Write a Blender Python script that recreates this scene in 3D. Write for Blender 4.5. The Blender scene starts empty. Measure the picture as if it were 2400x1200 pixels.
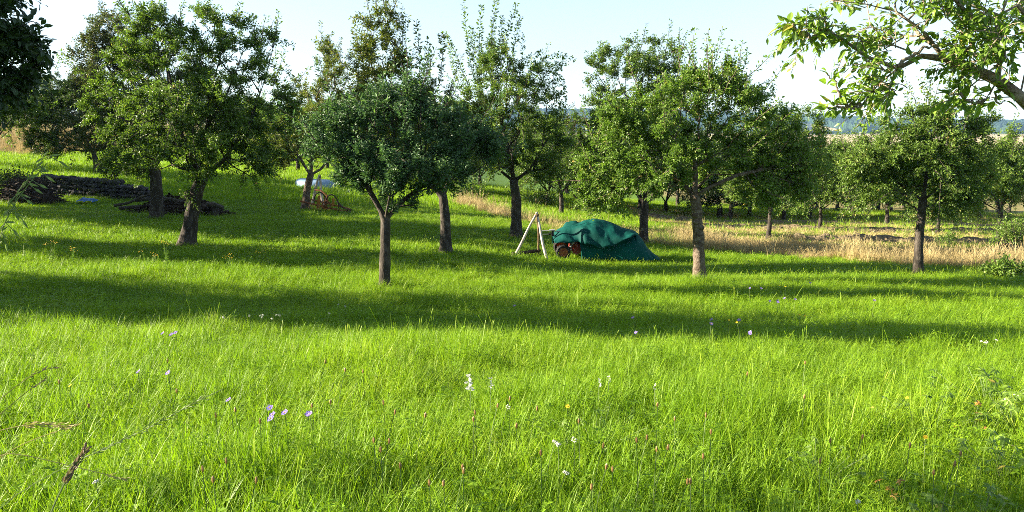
import bpy, math, random
import numpy as np
from mathutils import Vector, Matrix, Euler

# ------------------------------------------------------------------ camera, sky, sun, exposure
C = bpy.context.scene.collection
SC = bpy.context.scene
F = 1848.0                      # focal length in pixels of the 2400 px wide photograph
PITCH = math.radians(8.9)
SUN_EL, SUN_AZ = math.radians(19.0), math.radians(-2.0)    # the light travels to the right
cd = bpy.data.cameras.new('camera')
cd.sensor_width = 36.0
cd.lens = 36.0 * F / 2400.0
cd.clip_start, cd.clip_end = 0.05, 20000.0
cam = bpy.data.objects.new('camera', cd)
C.objects.link(cam)
cam.location = (0, 0, 0)
cam.rotation_euler = (math.pi / 2 - PITCH, 0, 0)
SC.camera = cam

sun_to = Vector((math.cos(SUN_EL) * math.cos(SUN_AZ), math.cos(SUN_EL) * math.sin(SUN_AZ), -math.sin(SUN_EL)))
sl = bpy.data.lights.new('sun', 'SUN')
sl.energy = 5.0
sl.angle = math.radians(0.5)
sl.color = (1.0, 0.87, 0.66)
sun = bpy.data.objects.new('sun', sl)
C.objects.link(sun)
sun.rotation_euler = sun_to.to_track_quat('-Z', 'Y').to_euler()

W = bpy.data.worlds.new('World')
SC.world = W
W.use_nodes = True
wn = W.node_tree
sky = wn.nodes.new('ShaderNodeTexSky')
sky.sky_type = 'NISHITA'
sky.sun_disc = False
sky.sun_elevation = SUN_EL
sky.sun_rotation = math.atan2(-sun_to.x, -sun_to.y)
sky.air_density, sky.dust_density, sky.ozone_density = 1.0, 0.4, 1.2
bg = wn.nodes['Background']
bg.inputs['Strength'].default_value = 0.05
hs = wn.nodes.new('ShaderNodeHueSaturation')
hs.inputs['Saturation'].default_value = 0.55
wb = wn.nodes.new('ShaderNodeMix')
wb.data_type, wb.blend_type = 'RGBA', 'MULTIPLY'
wb.inputs['Factor'].default_value = 1.0
wb.inputs['B'].default_value = (0.80, 0.90, 1.0, 1)
wn.links.new(sky.outputs[0], hs.inputs['Color'])
wn.links.new(hs.outputs[0], wb.inputs['A'])
wn.links.new(wb.outputs['Result'], bg.inputs['Color'])
SC.view_settings.view_transform = 'Standard'
SC.view_settings.look = 'None'
SC.view_settings.gamma = 1.0
SC.view_settings.exposure = 2.5
cy = SC.cycles
cy.max_bounces, cy.diffuse_bounces, cy.glossy_bounces, cy.transmission_bounces = 5, 3, 2, 4
cy.transparent_max_bounces, cy.volume_bounces = 6, 0
cy.caustics_reflective = cy.caustics_refractive = False
cy.filter_width = 0.9
cy.sample_clamp_direct, cy.sample_clamp_indirect = 0.8, 0.8
cy.use_denoising = False
cy.denoiser = 'OPENIMAGEDENOISE'
cy.denoising_prefilter = 'ACCURATE'

# ------------------------------------------------------------------ geometry helpers
RS = np.random.RandomState(7)
random.seed(7)
cp, sp_ = math.cos(PITCH), math.sin(PITCH)


def ray(px, py):
    a, b = (px - 1200.0) / F, (600.0 - py) / F
    d = np.array([a, cp + b * sp_, -sp_ + b * cp])
    return d


def at(px, py, d):
    """A point seen at a pixel of the photograph and standing d metres in front of the camera."""
    r = ray(px, py)
    return r * (d / r[1])


def smooth(a, b, x):
    t = np.clip((np.asarray(x, float) - a) / (b - a), 0, 1)
    return t * t * (3 - 2 * t)


# terrain: a smooth sheet through the feet of the things that stand on it
GP = [(1200, 1200, 3.3), (900, 668, 14.4), (1640, 645, 16.7), (2152, 635, 18.7), (440, 565, 20), (367, 505, 26),
      (1045, 575, 21), (1210, 537, 25), (715, 487, 31.5), (1270, 612, 21.7), (1440, 612, 21.7), (1508, 562, 26),
      (1315, 505, 38), (1800, 555, 29), (1920, 535, 36), (2078, 522, 42), (2340, 555, 30), (1695, 510, 48),
      (2060, 492, 60), (100, 385, 46), (30, 345, 58), (60, 470, 30), (650, 395, 50), (0, 780, 8.4), (0, 640, 13.5),
      (2390, 700, 13.5), (1200, 850, 7.3), (300, 900, 6.1), (2200, 900, 6.6), (1100, 470, 37), (2400, 500, 60), (1100, 430, 60)]
gpts = [tuple(at(*g)) for g in GP] + [(0, 0, -1.55), (-9, 0, -1.15), (9, 0, -1.85), (0, -15, -0.6), (-20, 8, -1.3),
                                      (-24, 20, -1.5), (-32, 35, -1.2), (24, 16, -3.4), (30, 40, -5.0), (-45, 60, 0.1),
                                      (0, 80, -6.0), (40, 80, -8.0), (-60, 80, 1.0)]
G = np.array(gpts)


def _phi(r2):
    return 0.5 * r2 * np.log(r2 + 1e-9)


_n = len(G)
_K = _phi(((G[:, None, :2] - G[None, :, :2]) ** 2).sum(-1)) + np.eye(_n) * 14.0
_P = np.c_[np.ones(_n), G[:, :2]]
_A = np.zeros((_n + 3, _n + 3))
_A[:_n, :_n], _A[:_n, _n:], _A[_n:, :_n] = _K, _P, _P.T
_w = np.linalg.solve(_A, np.r_[G[:, 2], 0, 0, 0])


def ground(x, y):
    x, y = np.broadcast_arrays(np.asarray(x, float), np.asarray(y, float))
    shp = x.shape
    x, y = x.ravel(), y.ravel()
    r = np.hypot(x, y)
    k = np.minimum(1, 95.0 / np.maximum(r, 1e-6))
    xn, yn = x * k, y * k
    z = np.zeros(len(x))
    for i in range(0, len(x), 20000):
        s = slice(i, i + 20000)
        d2 = (xn[s, None] - G[None, :, 0]) ** 2 + (yn[s, None] - G[None, :, 1]) ** 2
        z[s] = _phi(d2) @ _w[:_n] + _w[_n] + _w[_n + 1] * xn[s] + _w[_n + 2] * yn[s]
    z = np.clip(z, -12, 6) - 0.13 * smooth(5, 12, yn)
    px = 1200 + F * x / np.maximum(y, 1.0)
    right = np.interp(r, [60, 120, 300, 700, 1100, 1620, 1700, 6000], [-6.3, -10, -19, -16, -10.5, -4.3, -4, -4])
    left = np.interp(r, [60, 100, 200, 500, 1500, 6000], [-0.6, 0.3, 2.0, 2.0, -6, -6])
    wl = smooth(500, 1300, np.where(y > 1, px, 500))
    far = left * (1 - wl) + right * wl
    top = np.interp(px, [0, 900, 1340, 1880, 2060, 2400, 2800], [58, 66, 62, 42, 27, 18.5, 12])
    far = far + top * smooth(1650, 2600, r) * (y > 0)
    t = smooth(62, 100, r)
    z = z * (1 - t) + far * t
    return z.reshape(shp)


def gz(x, y):
    return float(ground(x, y))


def hit(px, py, h=0.0):
    """Where the sight line of a pixel meets the ground raised by h."""
    r = ray(px, py)
    ts = np.linspace(0.5, 70, 700)
    z = ground(r[0] * ts, r[1] * ts) + h
    b = np.argmax(r[2] * ts < z)
    return r * ts[b]


def mesh_obj(name, V, faces, mats, parent=None, loc=None, mat_idx=None, smooth_shade=False, attrs=None):
    """V (n,3); faces: list of index arrays (k,3) or (k,4)."""
    me = bpy.data.meshes.new(name)
    V = np.asarray(V, np.float32)
    if loc is not None:
        V = V - np.asarray(loc, np.float32)
    fl = [np.asarray(f, np.int32) for f in faces if len(f)]
    counts = np.concatenate([np.full(len(f), f.shape[1], np.int32) for f in fl])
    loops = np.concatenate([f.ravel() for f in fl])
    starts = np.r_[0, np.cumsum(counts)[:-1]].astype(np.int32)
    me.vertices.add(len(V))
    me.vertices.foreach_set('co', V.ravel())
    me.loops.add(len(loops))
    me.loops.foreach_set('vertex_index', loops)
    me.polygons.add(len(counts))
    me.polygons.foreach_set('loop_start', starts)
    me.polygons.foreach_set('loop_total', counts)
    if mat_idx is not None:
        me.polygons.foreach_set('material_index', np.asarray(mat_idx, np.int32))
    me.polygons.foreach_set('use_smooth', np.full(len(counts), smooth_shade, bool))
    for m in (mats if isinstance(mats, (list, tuple)) else [mats]):
        me.materials.append(m)
    for k, (dom, arr) in (attrs or {}).items():
        a = me.attributes.new(k, 'FLOAT', dom)
        a.data.foreach_set('value', np.asarray(arr, np.float32))
    me.update(calc_edges=True)
    me.validate()
    o = bpy.data.objects.new(name, me)
    C.objects.link(o)
    if loc is not None:
        o.location = tuple(float(v) for v in loc)
    if parent is not None:
        o.parent = parent
        if loc is not None:
            o.location = tuple(float(a - b) for a, b in zip(loc, parent.location))
    return o


class MB:
    """Collects pieces of one mesh."""

    def __init__(s):
        s.V, s.F3, s.F4, s.n = [], [], [], 0
        s.m3, s.m4 = [], []

    def add(s, V, f3=None, f4=None, m=0):
        V = np.asarray(V, float).reshape(-1, 3)
        if f3 is not None and len(f3):
            f3 = np.asarray(f3, int).reshape(-1, 3)
            s.F3.append(f3 + s.n)
            s.m3.append(np.full(len(f3), m))
        if f4 is not None and len(f4):
            f4 = np.asarray(f4, int).reshape(-1, 4)
            s.F4.append(f4 + s.n)
            s.m4.append(np.full(len(f4), m))
        s.V.append(V)
        s.n += len(V)
        return s

    def tube(s, P, r, k=6, cap=True, m=0, wob=0.0):
        P = np.asarray(P, float)
        n = len(P)
        r = np.broadcast_to(np.asarray(r, float), (n,))
        T = np.gradient(P, axis=0)
        T /= np.linalg.norm(T, axis=1)[:, None] + 1e-12
        ref = np.array([0.0, 0, 1]) if abs(T[0, 2]) < 0.9 else np.array([1.0, 0, 0])
        N = np.zeros((n, 3))
        u = ref - T[0] * (ref @ T[0])
        u /= np.linalg.norm(u)
        for i in range(n):
            u = u - T[i] * (u @ T[i])
            u /= np.linalg.norm(u) + 1e-12
            N[i] = u
        B = np.cross(T, N)
        a = np.arange(k) * 2 * math.pi / k
        rr = r[:, None] * (1 + (RS.uniform(-wob, wob, (n, k)) if wob else 0))
        V = P[:, None] + rr[..., None] * (np.cos(a)[None, :, None] * N[:, None] + np.sin(a)[None, :, None] * B[:, None])
        idx = np.arange(n * k).reshape(n, k)
        q = np.stack([idx[:-1], np.roll(idx[:-1], -1, 1), np.roll(idx[1:], -1, 1), idx[1:]], -1).reshape(-1, 4)
        V = V.reshape(-1, 3)
        f3 = None
        if cap:
            V = np.r_[V, P[:1], P[-1:]]
            c0, c1 = n * k, n * k + 1
            j = np.arange(k)
            f3 = np.r_[np.c_[np.full(k, c0), np.roll(idx[0], -1), idx[0]], np.c_[np.full(k, c1), idx[-1], np.roll(idx[-1], -1)]]
        return s.add(V, f3, q, m)

    def box(s, c, size, rot=None, m=0, jit=0.0):
        v = np.array([[x, y, z] for x in (-1, 1) for y in (-1, 1) for z in (-1, 1)], float) * np.asarray(size) / 2
        if jit:
            v = v * (1 + RS.uniform(-jit, jit, v.shape))
        if rot is not None:
            v = v @ np.array(Euler(rot).to_matrix()).T
        f = [[0, 1, 3, 2], [4, 6, 7, 5], [0, 4, 5, 1], [2, 3, 7, 6], [0, 2, 6, 4], [1, 5, 7, 3]]
        return s.add(v + np.asarray(c), None, f, m)

    def ball(s, c, r, sub=1, jit=0.0, m=0, rot=None):
        v, f = ICO[sub]
        v = v * (1 + (RS.uniform(-jit, jit, (len(v), 1)) if jit else 0)) * np.asarray(r)
        if rot is not None:
            v = v @ np.array(Euler(rot).to_matrix()).T
        return s.add(v + np.asarray(c), f, None, m)

    def build(s, name, mats, parent=None, loc=None, smooth_shade=False, attrs=None):
        V = np.concatenate(s.V)
        fs = ([np.concatenate(s.F3)] if s.F3 else []) + ([np.concatenate(s.F4)] if s.F4 else [])
        mi = np.concatenate(s.m3 + s.m4)
        return mesh_obj(name, V, fs, mats, parent, loc, mi, smooth_shade, attrs)


def _ico(sub):
    import bmesh
    bm = bmesh.new()
    bmesh.ops.create_icosphere(bm, subdivisions=sub, radius=1.0)
    v = np.array([x.co[:] for x in bm.verts])
    f = np.array([[x.index for x in fc.verts] for fc in bm.faces])
    bm.free()
    return v, f


ICO = {1: _ico(1), 2: _ico(2), 3: _ico(3)}


def thing(name, label, cat, loc=(0, 0, 0), group=None):
    o = bpy.data.objects.new(name, None)
    C.objects.link(o)
    o.empty_display_size = 0.2
    o.location = tuple(float(v) for v in loc)
    return tag(o, label, cat, group)


def tag(o, label, cat, group=None):
    o['label'], o['category'] = label, cat
    if group:
        o['group'] = group
    return o


def vnoise(x, y, seed=0):
    """smooth value noise"""
    r = np.random.RandomState(seed)
    T = r.rand(256, 256)
    xi, yi = np.floor(x).astype(int), np.floor(y).astype(int)
    fx, fy = x - xi, y - yi
    fx, fy = fx * fx * (3 - 2 * fx), fy * fy * (3 - 2 * fy)
    g = lambda a, b: T[a % 256, b % 256]
    return (g(xi, yi) * (1 - fx) + g(xi + 1, yi) * fx) * (1 - fy) + (g(xi, yi + 1) * (1 - fx) + g(xi + 1, yi + 1) * fx) * fy


# ------------------------------------------------------------------ materials
def new_mat(name):
    m = bpy.data.materials.new(name)
    m.use_nodes = True
    return m, m.node_tree, m.node_tree.nodes['Principled BSDF']


def ramp(nt, stops):
    r = nt.nodes.new('ShaderNodeValToRGB')
    while len(r.color_ramp.elements) < len(stops):
        r.color_ramp.elements.new(0.5)
    for e, (p, c) in zip(r.color_ramp.elements, stops):
        e.position = p
        e.color = (*c, 1)
    return r


def noise_mat(name, stops, scale=5.0, rough=0.8, detail=6, bump=0.0, stretch=(1, 1, 1), metallic=0.0, spec=0.3, bscale=None):
    m, nt, b = new_mat(name)
    tc = nt.nodes.new('ShaderNodeTexCoord')
    mp = nt.nodes.new('ShaderNodeMapping')
    mp.inputs['Scale'].default_value = stretch
    nt.links.new(tc.outputs['Object'], mp.inputs[0])
    n = nt.nodes.new('ShaderNodeTexNoise')
    n.inputs['Scale'].default_value = scale
    n.inputs['Detail'].default_value = detail
    n.inputs['Roughness'].default_value = 0.65
    nt.links.new(mp.outputs[0], n.inputs['Vector'])
    r = ramp(nt, stops)
    nt.links.new(n.outputs['Fac'], r.inputs[0])
    nt.links.new(r.outputs[0], b.inputs['Base Color'])
    b.inputs['Roughness'].default_value = rough
    b.inputs['Metallic'].default_value = metallic
    b.inputs['Specular IOR Level'].default_value = spec
    if bump:
        n2 = nt.nodes.new('ShaderNodeTexNoise')
        n2.inputs['Scale'].default_value = bscale or scale * 2.5
        n2.inputs['Detail'].default_value = 5
        nt.links.new(mp.outputs[0], n2.inputs['Vector'])
        bp = nt.nodes.new('ShaderNodeBump')
        bp.inputs['Strength'].default_value = 1.0
        bp.inputs['Distance'].default_value = bump
        nt.links.new(n2.outputs['Fac'], bp.inputs['Height'])
        nt.links.new(bp.outputs[0], b.inputs['Normal'])
    return m


def leaf_mat(name, stops, trans=0.35, tcol=(1.25, 1.35, 0.6), rough=0.45, spec=0.35, attr='tint', instanced=False):
    """Thin plant tissue: reflects at the front, lets light through; its colour varies from leaf to leaf."""
    m, nt, b = new_mat(name)
    r = ramp(nt, stops)
    if instanced:
        oi = nt.nodes.new('ShaderNodeObjectInfo')
        at_ = nt.nodes.new('ShaderNodeAttribute')
        at_.attribute_name = attr
        nz = nt.nodes.new('ShaderNodeTexNoise')
        nz.inputs['Scale'].default_value = 0.55
        nz.inputs['Detail'].default_value = 3
        nt.links.new(oi.outputs['Location'], nz.inputs['Vector'])
        a1 = nt.nodes.new('ShaderNodeMath')
        a1.operation = 'MULTIPLY_ADD'
        a1.inputs[1].default_value = 0.36
        nt.links.new(oi.outputs['Random'], a1.inputs[0])
        a2 = nt.nodes.new('ShaderNodeMath')
        a2.operation = 'MULTIPLY_ADD'
        a2.inputs[1].default_value = 0.65
        a2.inputs[2].default_value = -0.26
        nt.links.new(nz.outputs['Fac'], a2.inputs[0])
        a3 = nt.nodes.new('ShaderNodeMath')
        a3.operation = 'MULTIPLY_ADD'
        a3.inputs[1].default_value = 0.5
        nt.links.new(at_.outputs['Fac'], a3.inputs[0])
        nt.links.new(a2.outputs[0], a3.inputs[2])
        nt.links.new(a3.outputs[0], a1.inputs[2])
        nt.links.new(a1.outputs[0], r.inputs[0])
    else:
        at_ = nt.nodes.new('ShaderNodeAttribute')
        at_.attribute_name = attr
        nt.links.new(at_.outputs['Fac'], r.inputs[0])
    nt.links.new(r.outputs[0], b.inputs['Base Color'])
    b.inputs['Roughness'].default_value = rough
    b.inputs['Specular IOR Level'].default_value = spec
    tr = nt.nodes.new('ShaderNodeBsdfTranslucent')
    mul = nt.nodes.new('ShaderNodeMix')
    mul.data_type = 'RGBA'
    mul.blend_type = 'MULTIPLY'
    mul.inputs['Factor'].default_value = 1.0
    nt.links.new(r.outputs[0], mul.inputs['A'])
    mul.inputs['B'].default_value = (*tcol, 1)
    nt.links.new(mul.outputs['Result'], tr.inputs['Color'])
    mx = nt.nodes.new('ShaderNodeMixShader')
    mx.inputs[0].default_value = trans
    nt.links.new(b.outputs[0], mx.inputs[1])
    nt.links.new(tr.outputs[0], mx.inputs[2])
    nt.links.new(mx.outputs[0], nt.nodes['Material Output'].inputs['Surface'])
    return m


def flat_mat(name, col, rough=0.6, metallic=0.0, var=0.25, scale=8, bump=0.0):
    c0 = tuple(max(0, c * (1 - var)) for c in col)
    c1 = tuple(min(1, c * (1 + var)) for c in col)
    return noise_mat(name, [(0.3, c0), (0.7, c1)], scale=scale, rough=rough, metallic=metallic, bump=bump)


M = {}
M['bark'] = noise_mat('bark', [(0.25, (.012, .010, .008)), (0.5, (.038, .031, .025)), (0.64, (.085, .072, .06)), (0.74, (.17, .16, .13))],
                      scale=9, rough=0.95, bump=0.03, stretch=(1, 1, 0.45), bscale=16)
M['bark_light'] = noise_mat('bark_light', [(0.25, (.025, .018, .013)), (0.45, (.085, .06, .043)), (0.62, (.16, .13, .10)), (0.8, (.22, .15, .07))],
                            scale=14, rough=0.95, bump=0.02, stretch=(1, 1, 1), bscale=40)
M['bark_pear'] = noise_mat('bark_pear', [(0.25, (.05, .035, .025)), (0.42, (.17, .125, .09)), (0.62, (.30, .25, .19)), (0.8, (.36, .22, .08))],
                            scale=16, rough=0.95, bump=0.02, bscale=60)
M['leaf_apple'] = leaf_mat('leaf_apple', [(0.0, (.05, .09, .015)), (0.5, (.11, .185, .03)), (0.85, (.17, .26, .045)), (1.0, (.26, .25, .06))])
M['leaf_lime'] = leaf_mat('leaf_lime', [(0.0, (.055, .105, .016)), (0.5, (.130, .21, .032)), (0.9, (.185, .28, .05)), (1.0, (.28, .26, .06))], trans=.38, tcol=(1.12, 1.35, .6))
M['leaf_yellow'] = leaf_mat('leaf_yellow', [(0.0, (.06, .085, .018)), (0.5, (.12, .16, .03)), (0.85, (.18, .20, .04)), (1.0, (.26, .18, .05))])
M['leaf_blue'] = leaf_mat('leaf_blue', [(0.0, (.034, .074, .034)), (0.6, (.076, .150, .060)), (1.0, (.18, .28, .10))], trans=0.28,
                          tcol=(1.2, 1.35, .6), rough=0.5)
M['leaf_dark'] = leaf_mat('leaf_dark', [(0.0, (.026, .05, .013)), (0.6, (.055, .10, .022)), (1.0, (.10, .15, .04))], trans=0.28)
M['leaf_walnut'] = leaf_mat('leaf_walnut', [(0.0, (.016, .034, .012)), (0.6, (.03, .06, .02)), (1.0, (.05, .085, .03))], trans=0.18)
M['leaf_rust'] = leaf_mat('leaf_rust', [(0.0, (.05, .07, .025)), (0.55, (.085, .11, .042)), (0.85, (.13, .12, .06)), (1.0, (.24, .13, .08))])
M['leaf_plum'] = leaf_mat('leaf_plum', [(0.0, (.04, .035, .02)), (0.5, (.08, .07, .03)), (1.0, (.20, .11, .07))])
M['leaf_pear'] = leaf_mat('leaf_pear', [(0.0, (.07, .13, .018)), (0.5, (.15, .25, .03)), (0.92, (.22, .33, .045)), (1.0, (.40, .34, .07))],
                          rough=0.35, spec=0.5, trans=.42)
M['apple_skin'] = noise_mat('apple_skin', [(0.35, (.35, .36, .08)), (0.6, (.50, .30, .08)), (0.75, (.50, .14, .06))], scale=9, rough=0.4)
M['grass'] = leaf_mat('grass', [(0.0, (.080, .165, .009)), (0.4, (.162, .295, .011)), (0.7, (.23, .355, .016)), (1.0, (.34, .40, .06))],
                      trans=0.42, tcol=(1.2, 1.25, .6), rough=0.5, spec=0.25, instanced=True)
M['straw'] = leaf_mat('straw', [(0.0, (.20, .155, .06)), (0.5, (.40, .32, .145)), (1.0, (.55, .46, .24))], trans=0.25, tcol=(1.1, 1, .8),
                      rough=0.7, spec=0.2, instanced=True)
M['stalk_green'] = leaf_mat('stalk_green', [(0.0, (.09, .14, .05)), (1.0, (.20, .26, .11))], trans=0.3, rough=0.6, spec=.2)
M['stalk_straw'] = leaf_mat('stalk_straw', [(0.0, (.22, .19, .07)), (1.0, (.42, .36, .17))], trans=0.3, rough=0.6, spec=.2)
M['seed_dark'] = leaf_mat('seed_dark', [(0.0, (.11, .08, .07)), (1.0, (.24, .175, .15))], trans=0.2, rough=0.7, spec=.2)

# ground: colours follow what grows there (vertex masks written by the terrain)
gm, nt, b = new_mat('ground')
tc = nt.nodes.new('ShaderNodeTexCoord')
nz = nt.nodes.new('ShaderNodeTexNoise')
nz.inputs['Scale'].default_value = 0.9
nz.inputs['Detail'].default_value = 9
nz.inputs['Roughness'].default_value = 0.75
nt.links.new(tc.outputs['Object'], nz.inputs['Vector'])
gr = ramp(nt, [(0.3, (.045, .085, .012)), (0.55, (.09, .165, .016)), (0.75, (.13, .20, .025))])
dr = ramp(nt, [(0.3, (.11, .10, .035)), (0.5, (.23, .185, .085)), (0.72, (.34, .27, .14))])
fr = ramp(nt, [(0.35, (.36, .275, .16)), (0.65, (.43, .34, .21))])
for r_ in (gr, dr, fr):
    nt.links.new(nz.outputs['Fac'], r_.inputs[0])


def mix_by(nt, attr, a, bb):
    t = nt.nodes.new('ShaderNodeAttribute')
    t.attribute_name = attr
    x = nt.nodes.new('ShaderNodeMix')
    x.data_type = 'RGBA'
    nt.links.new(t.outputs['Fac'], x.inputs['Factor'])
    nt.links.new(a, x.inputs['A'])
    nt.links.new(bb, x.inputs['B'])
    return x.outputs['Result']


o1 = mix_by(nt, 'dry', gr.outputs[0], dr.outputs[0])
o2 = mix_by(nt, 'field', o1, fr.outputs[0])
nt.links.new(o2, b.inputs['Base Color'])
b.inputs['Roughness'].default_value = 1.0
b.inputs['Specular IOR Level'].default_value = 0.05
bp = nt.nodes.new('ShaderNodeBump')
bp.inputs['Distance'].default_value = 0.08
nt.links.new(nz.outputs['Fac'], bp.inputs['Height'])
nt.links.new(bp.outputs[0], b.inputs['Normal'])
M['ground'] = gm

# ------------------------------------------------------------------ ground, far forest
BX = [-60, -3.4, -2.7, 0, 2.2, 5.1, 7.8, 9.5, 11.1, 12.6, 30]
BY = [300, 60, 36, 30, 27, 26, 24, 22, 20.5, 19.5, 17]


def edge_y(x):
    return np.interp(x, BX, BY)


def dry_mask(x, y):
    """0 green meadow .. 1 dry grass and mown hay"""
    n = (vnoise(x * 0.55 + 40, y * 0.55 + 11, 3) - 0.5) * 3.0 + (vnoise(x * 2.1 + 9, y * 2.1 + 5, 8) - 0.5) * 1.2
    e = y - edge_y(x) + n
    d = smooth(-0.6, 0.9, e)
    mid = smooth(-0.3, 0.8, x + n * .3) * smooth(7.5, 5.0, x + n * .5)      # mostly green again behind the covered machine
    d = d * (1 - mid * (.55 + .4 * smooth(2.0, 4.0, e)))
    d = d * (1 - smooth(4.5, 6.5, e) * smooth(4.0, 1.0, x))
    d = d * (1 - .28 * smooth(4, 7, e) * vnoise(x * .5 + 3, y * .5 + 8, 19) ** .6)
    d = d * (1 - smooth(52, 56, y) * smooth(30, 24, x))
    left = smooth(-31, -34, x + n * 0.6) * smooth(50, 54, y)
    return np.clip(np.maximum(d, left), 0, 1)


def field_mask(x, y):
    r = np.hypot(x, y)
    px = 1200 + F * x / np.maximum(y, 1)
    m = smooth(700, 760, r) * smooth(1720, 1690, r)
    strip = smooth(1880, 1900, px) * smooth(2140, 2110, px) * smooth(57, 60, y) * (r < 90)
    up = (np.abs(px - 1930) < 75) * smooth(1800, 1830, r) * (r < 1860 + (2010 - px) * 3.0)
    return np.clip(m + strip + up, 0, 1) * (y > 0)


ang = np.radians(np.unique(np.r_[np.linspace(-48, 48, 321), np.linspace(-180, 180, 73)]))
ang = ang[:-1] if abs(ang[-1] - math.pi) < 1e-6 else ang
rad = np.r_[0.6, np.linspace(1.2, 30, 90), np.linspace(30.8, 95, 72), np.geomspace(100, 3600, 100)]
A_, R_ = np.meshgrid(ang, rad, indexing='ij')
X_, Y_ = R_ * np.sin(A_), R_ * np.cos(A_)
Z_ = ground(X_, Y_) + np.where(R_ < 80, (vnoise(X_ * 1.3, Y_ * 1.3, 5) - 0.5) * 0.07, 0)
na, nr = X_.shape
idx = np.arange(na * nr).reshape(na, nr)
q = np.stack([idx, np.roll(idx, -1, 0)], -1)
quads = np.stack([q[:, :-1, 0], q[:, 1:, 0], q[:, 1:, 1], q[:, :-1, 1]], -1).reshape(-1, 4)
V = np.c_[X_.ravel(), Y_.ravel(), Z_.ravel()]
V = np.r_[V, [[0, 0, gz(0, 0)]]]
c0 = len(V) - 1
tri = np.c_[np.full(na, c0), np.roll(idx[:, 0], -1), idx[:, 0]][:, [0, 2, 1]]
go = mesh_obj('ground', V, [tri, quads], M['ground'], smooth_shade=True,
              attrs={'dry': ('POINT', dry_mask(V[:, 0], V[:, 1])), 'field': ('POINT', field_mask(V[:, 0], V[:, 1]))})
go['kind'] = 'structure'

M['forest'] = noise_mat('far_forest', [(0.3, (.014, .028, .018)), (0.7, (.035, .058, .03))], scale=0.05, rough=1.0, spec=0.0)
pa = np.radians(np.arange(-16, 40, 0.09))
pr = np.arange(1800, 2700, 9.0)
A_, R_ = np.meshgrid(pa, pr, indexing='ij')
X_, Y_ = R_ * np.sin(A_), R_ * np.cos(A_)
PX_ = 1200 + F * np.tan(A_)
bump = 7 + 8 * vnoise(X_ / 9, Y_ / 9, 2) + 7 * vnoise(X_ / 40, Y_ / 40, 4) + RS.uniform(-2, 2, X_.shape)
inside = (field_mask(X_, Y_) < 0.3) * smooth(1830, 1860, R_ + 60 * vnoise(PX_ / 30, PX_ * 0, 6))
Z_ = ground(X_, Y_) + np.where(inside > 0.5, bump, -6)
idx = np.arange(X_.size).reshape(X_.shape)
quads = np.stack([idx[:-1, :-1], idx[1:, :-1], idx[1:, 1:], idx[:-1, 1:]], -1).reshape(-1, 4)
fo = mesh_obj('forest', np.c_[X_.ravel(), Y_.ravel(), Z_.ravel()], [quads], M['forest'])
fo['kind'] = 'stuff'
tag(fo, 'dark forest covering the far hill on the horizon', 'forest')

# field hedge below the small pale field on the hill
mb = MB()
for px in np.arange(1880, 2000, 2.2):
    r = 1700 + RS.uniform(-14, 14)
    a = math.atan((px - 1200) / F)
    x, y = r * math.sin(a), r * math.cos(a)
    h = RS.uniform(3, 7) * (0.6 + 0.8 * vnoise(np.array([px / 12.0]), np.array([0.3]), 9)[0])
    mb.ball((x, y, gz(x, y) + h * 0.6), (h * .8, h * .8, h), 1, 0.25)
tag(mb.build('hedge', M['forest']), 'long low hedge along the foot of the pale field patch on the far hill', 'hedge')


# ------------------------------------------------------------------ trees
def leaves_mesh(P, D, N, size, width=0.5, detail=0, curl=0.25):
    """P base, D direction, N normal (all n x 3), size n -> V, tris, quads"""
    n = len(P)
    D = D / (np.linalg.norm(D, axis=1)[:, None] + 1e-9)
    N = N - D * (N * D).sum(1)[:, None]
    N /= np.linalg.norm(N, axis=1)[:, None] + 1e-9
    S = np.cross(D, N)
    L = size[:, None]
    if detail == 0:
        v = np.stack([P, P + D * L * .45 + S * L * width * .5 + N * L * .08, P + D * L - N * L * curl * .5,
                      P + D * L * .45 - S * L * width * .5 + N * L * .08], 1)
        b = np.arange(n)[:, None] * 4
        f = np.concatenate([b + [[0, 1, 2]], b + [[0, 2, 3]]], 0)
        return v.reshape(-1, 3), f, None, np.r_[np.arange(n), np.arange(n)]
    w = width
    prof = [(0, 0, 0), (.18, .30, .01), (.42, .5, -.02), (.70, .36, -.10), (1.0, 0.0, -curl)]
    rows = []
    for t, ww, c in prof[1:4]:
        mid = P + D * L * t + N * L * c
        rows += [mid + S * L * w * ww + N * L * .07, mid, mid - S * L * w * ww + N * L * .07]
    v = np.stack([P] + rows + [P + D * L + N * L * -curl], 1)       # 11 verts
    b = np.arange(n)[:, None] * 11
    f3 = np.concatenate([b + [[0, 1, 2]], b + [[0, 2, 3]], b + [[7, 10, 8]], b + [[8, 10, 9]]], 0)
    f4 = np.concatenate([b + [[1, 4, 5, 2]], b + [[2, 5, 6, 3]], b + [[4, 7, 8, 5]], b + [[5, 8, 9, 6]]], 0)
    return v.reshape(-1, 3), f3, f4, np.tile(np.arange(n), 8)


def sample_blobs(rng, blobs, n, shell=2.4):
    w = np.array([b[2] * b[1][0] * b[1][1] * b[1][2] for b in blobs], float) ** 0.6
    k = rng.choice(len(blobs), n, p=w / w.sum())
    d = rng.normal(size=(n, 3))
    d /= np.linalg.norm(d, axis=1)[:, None]
    r = rng.rand(n) ** (1 / shell)
    cen = np.array([b[0] for b in blobs])[k]
    rad_ = np.array([b[1] for b in blobs])[k]
    return cen + d * rad_ * r[:, None]


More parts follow.
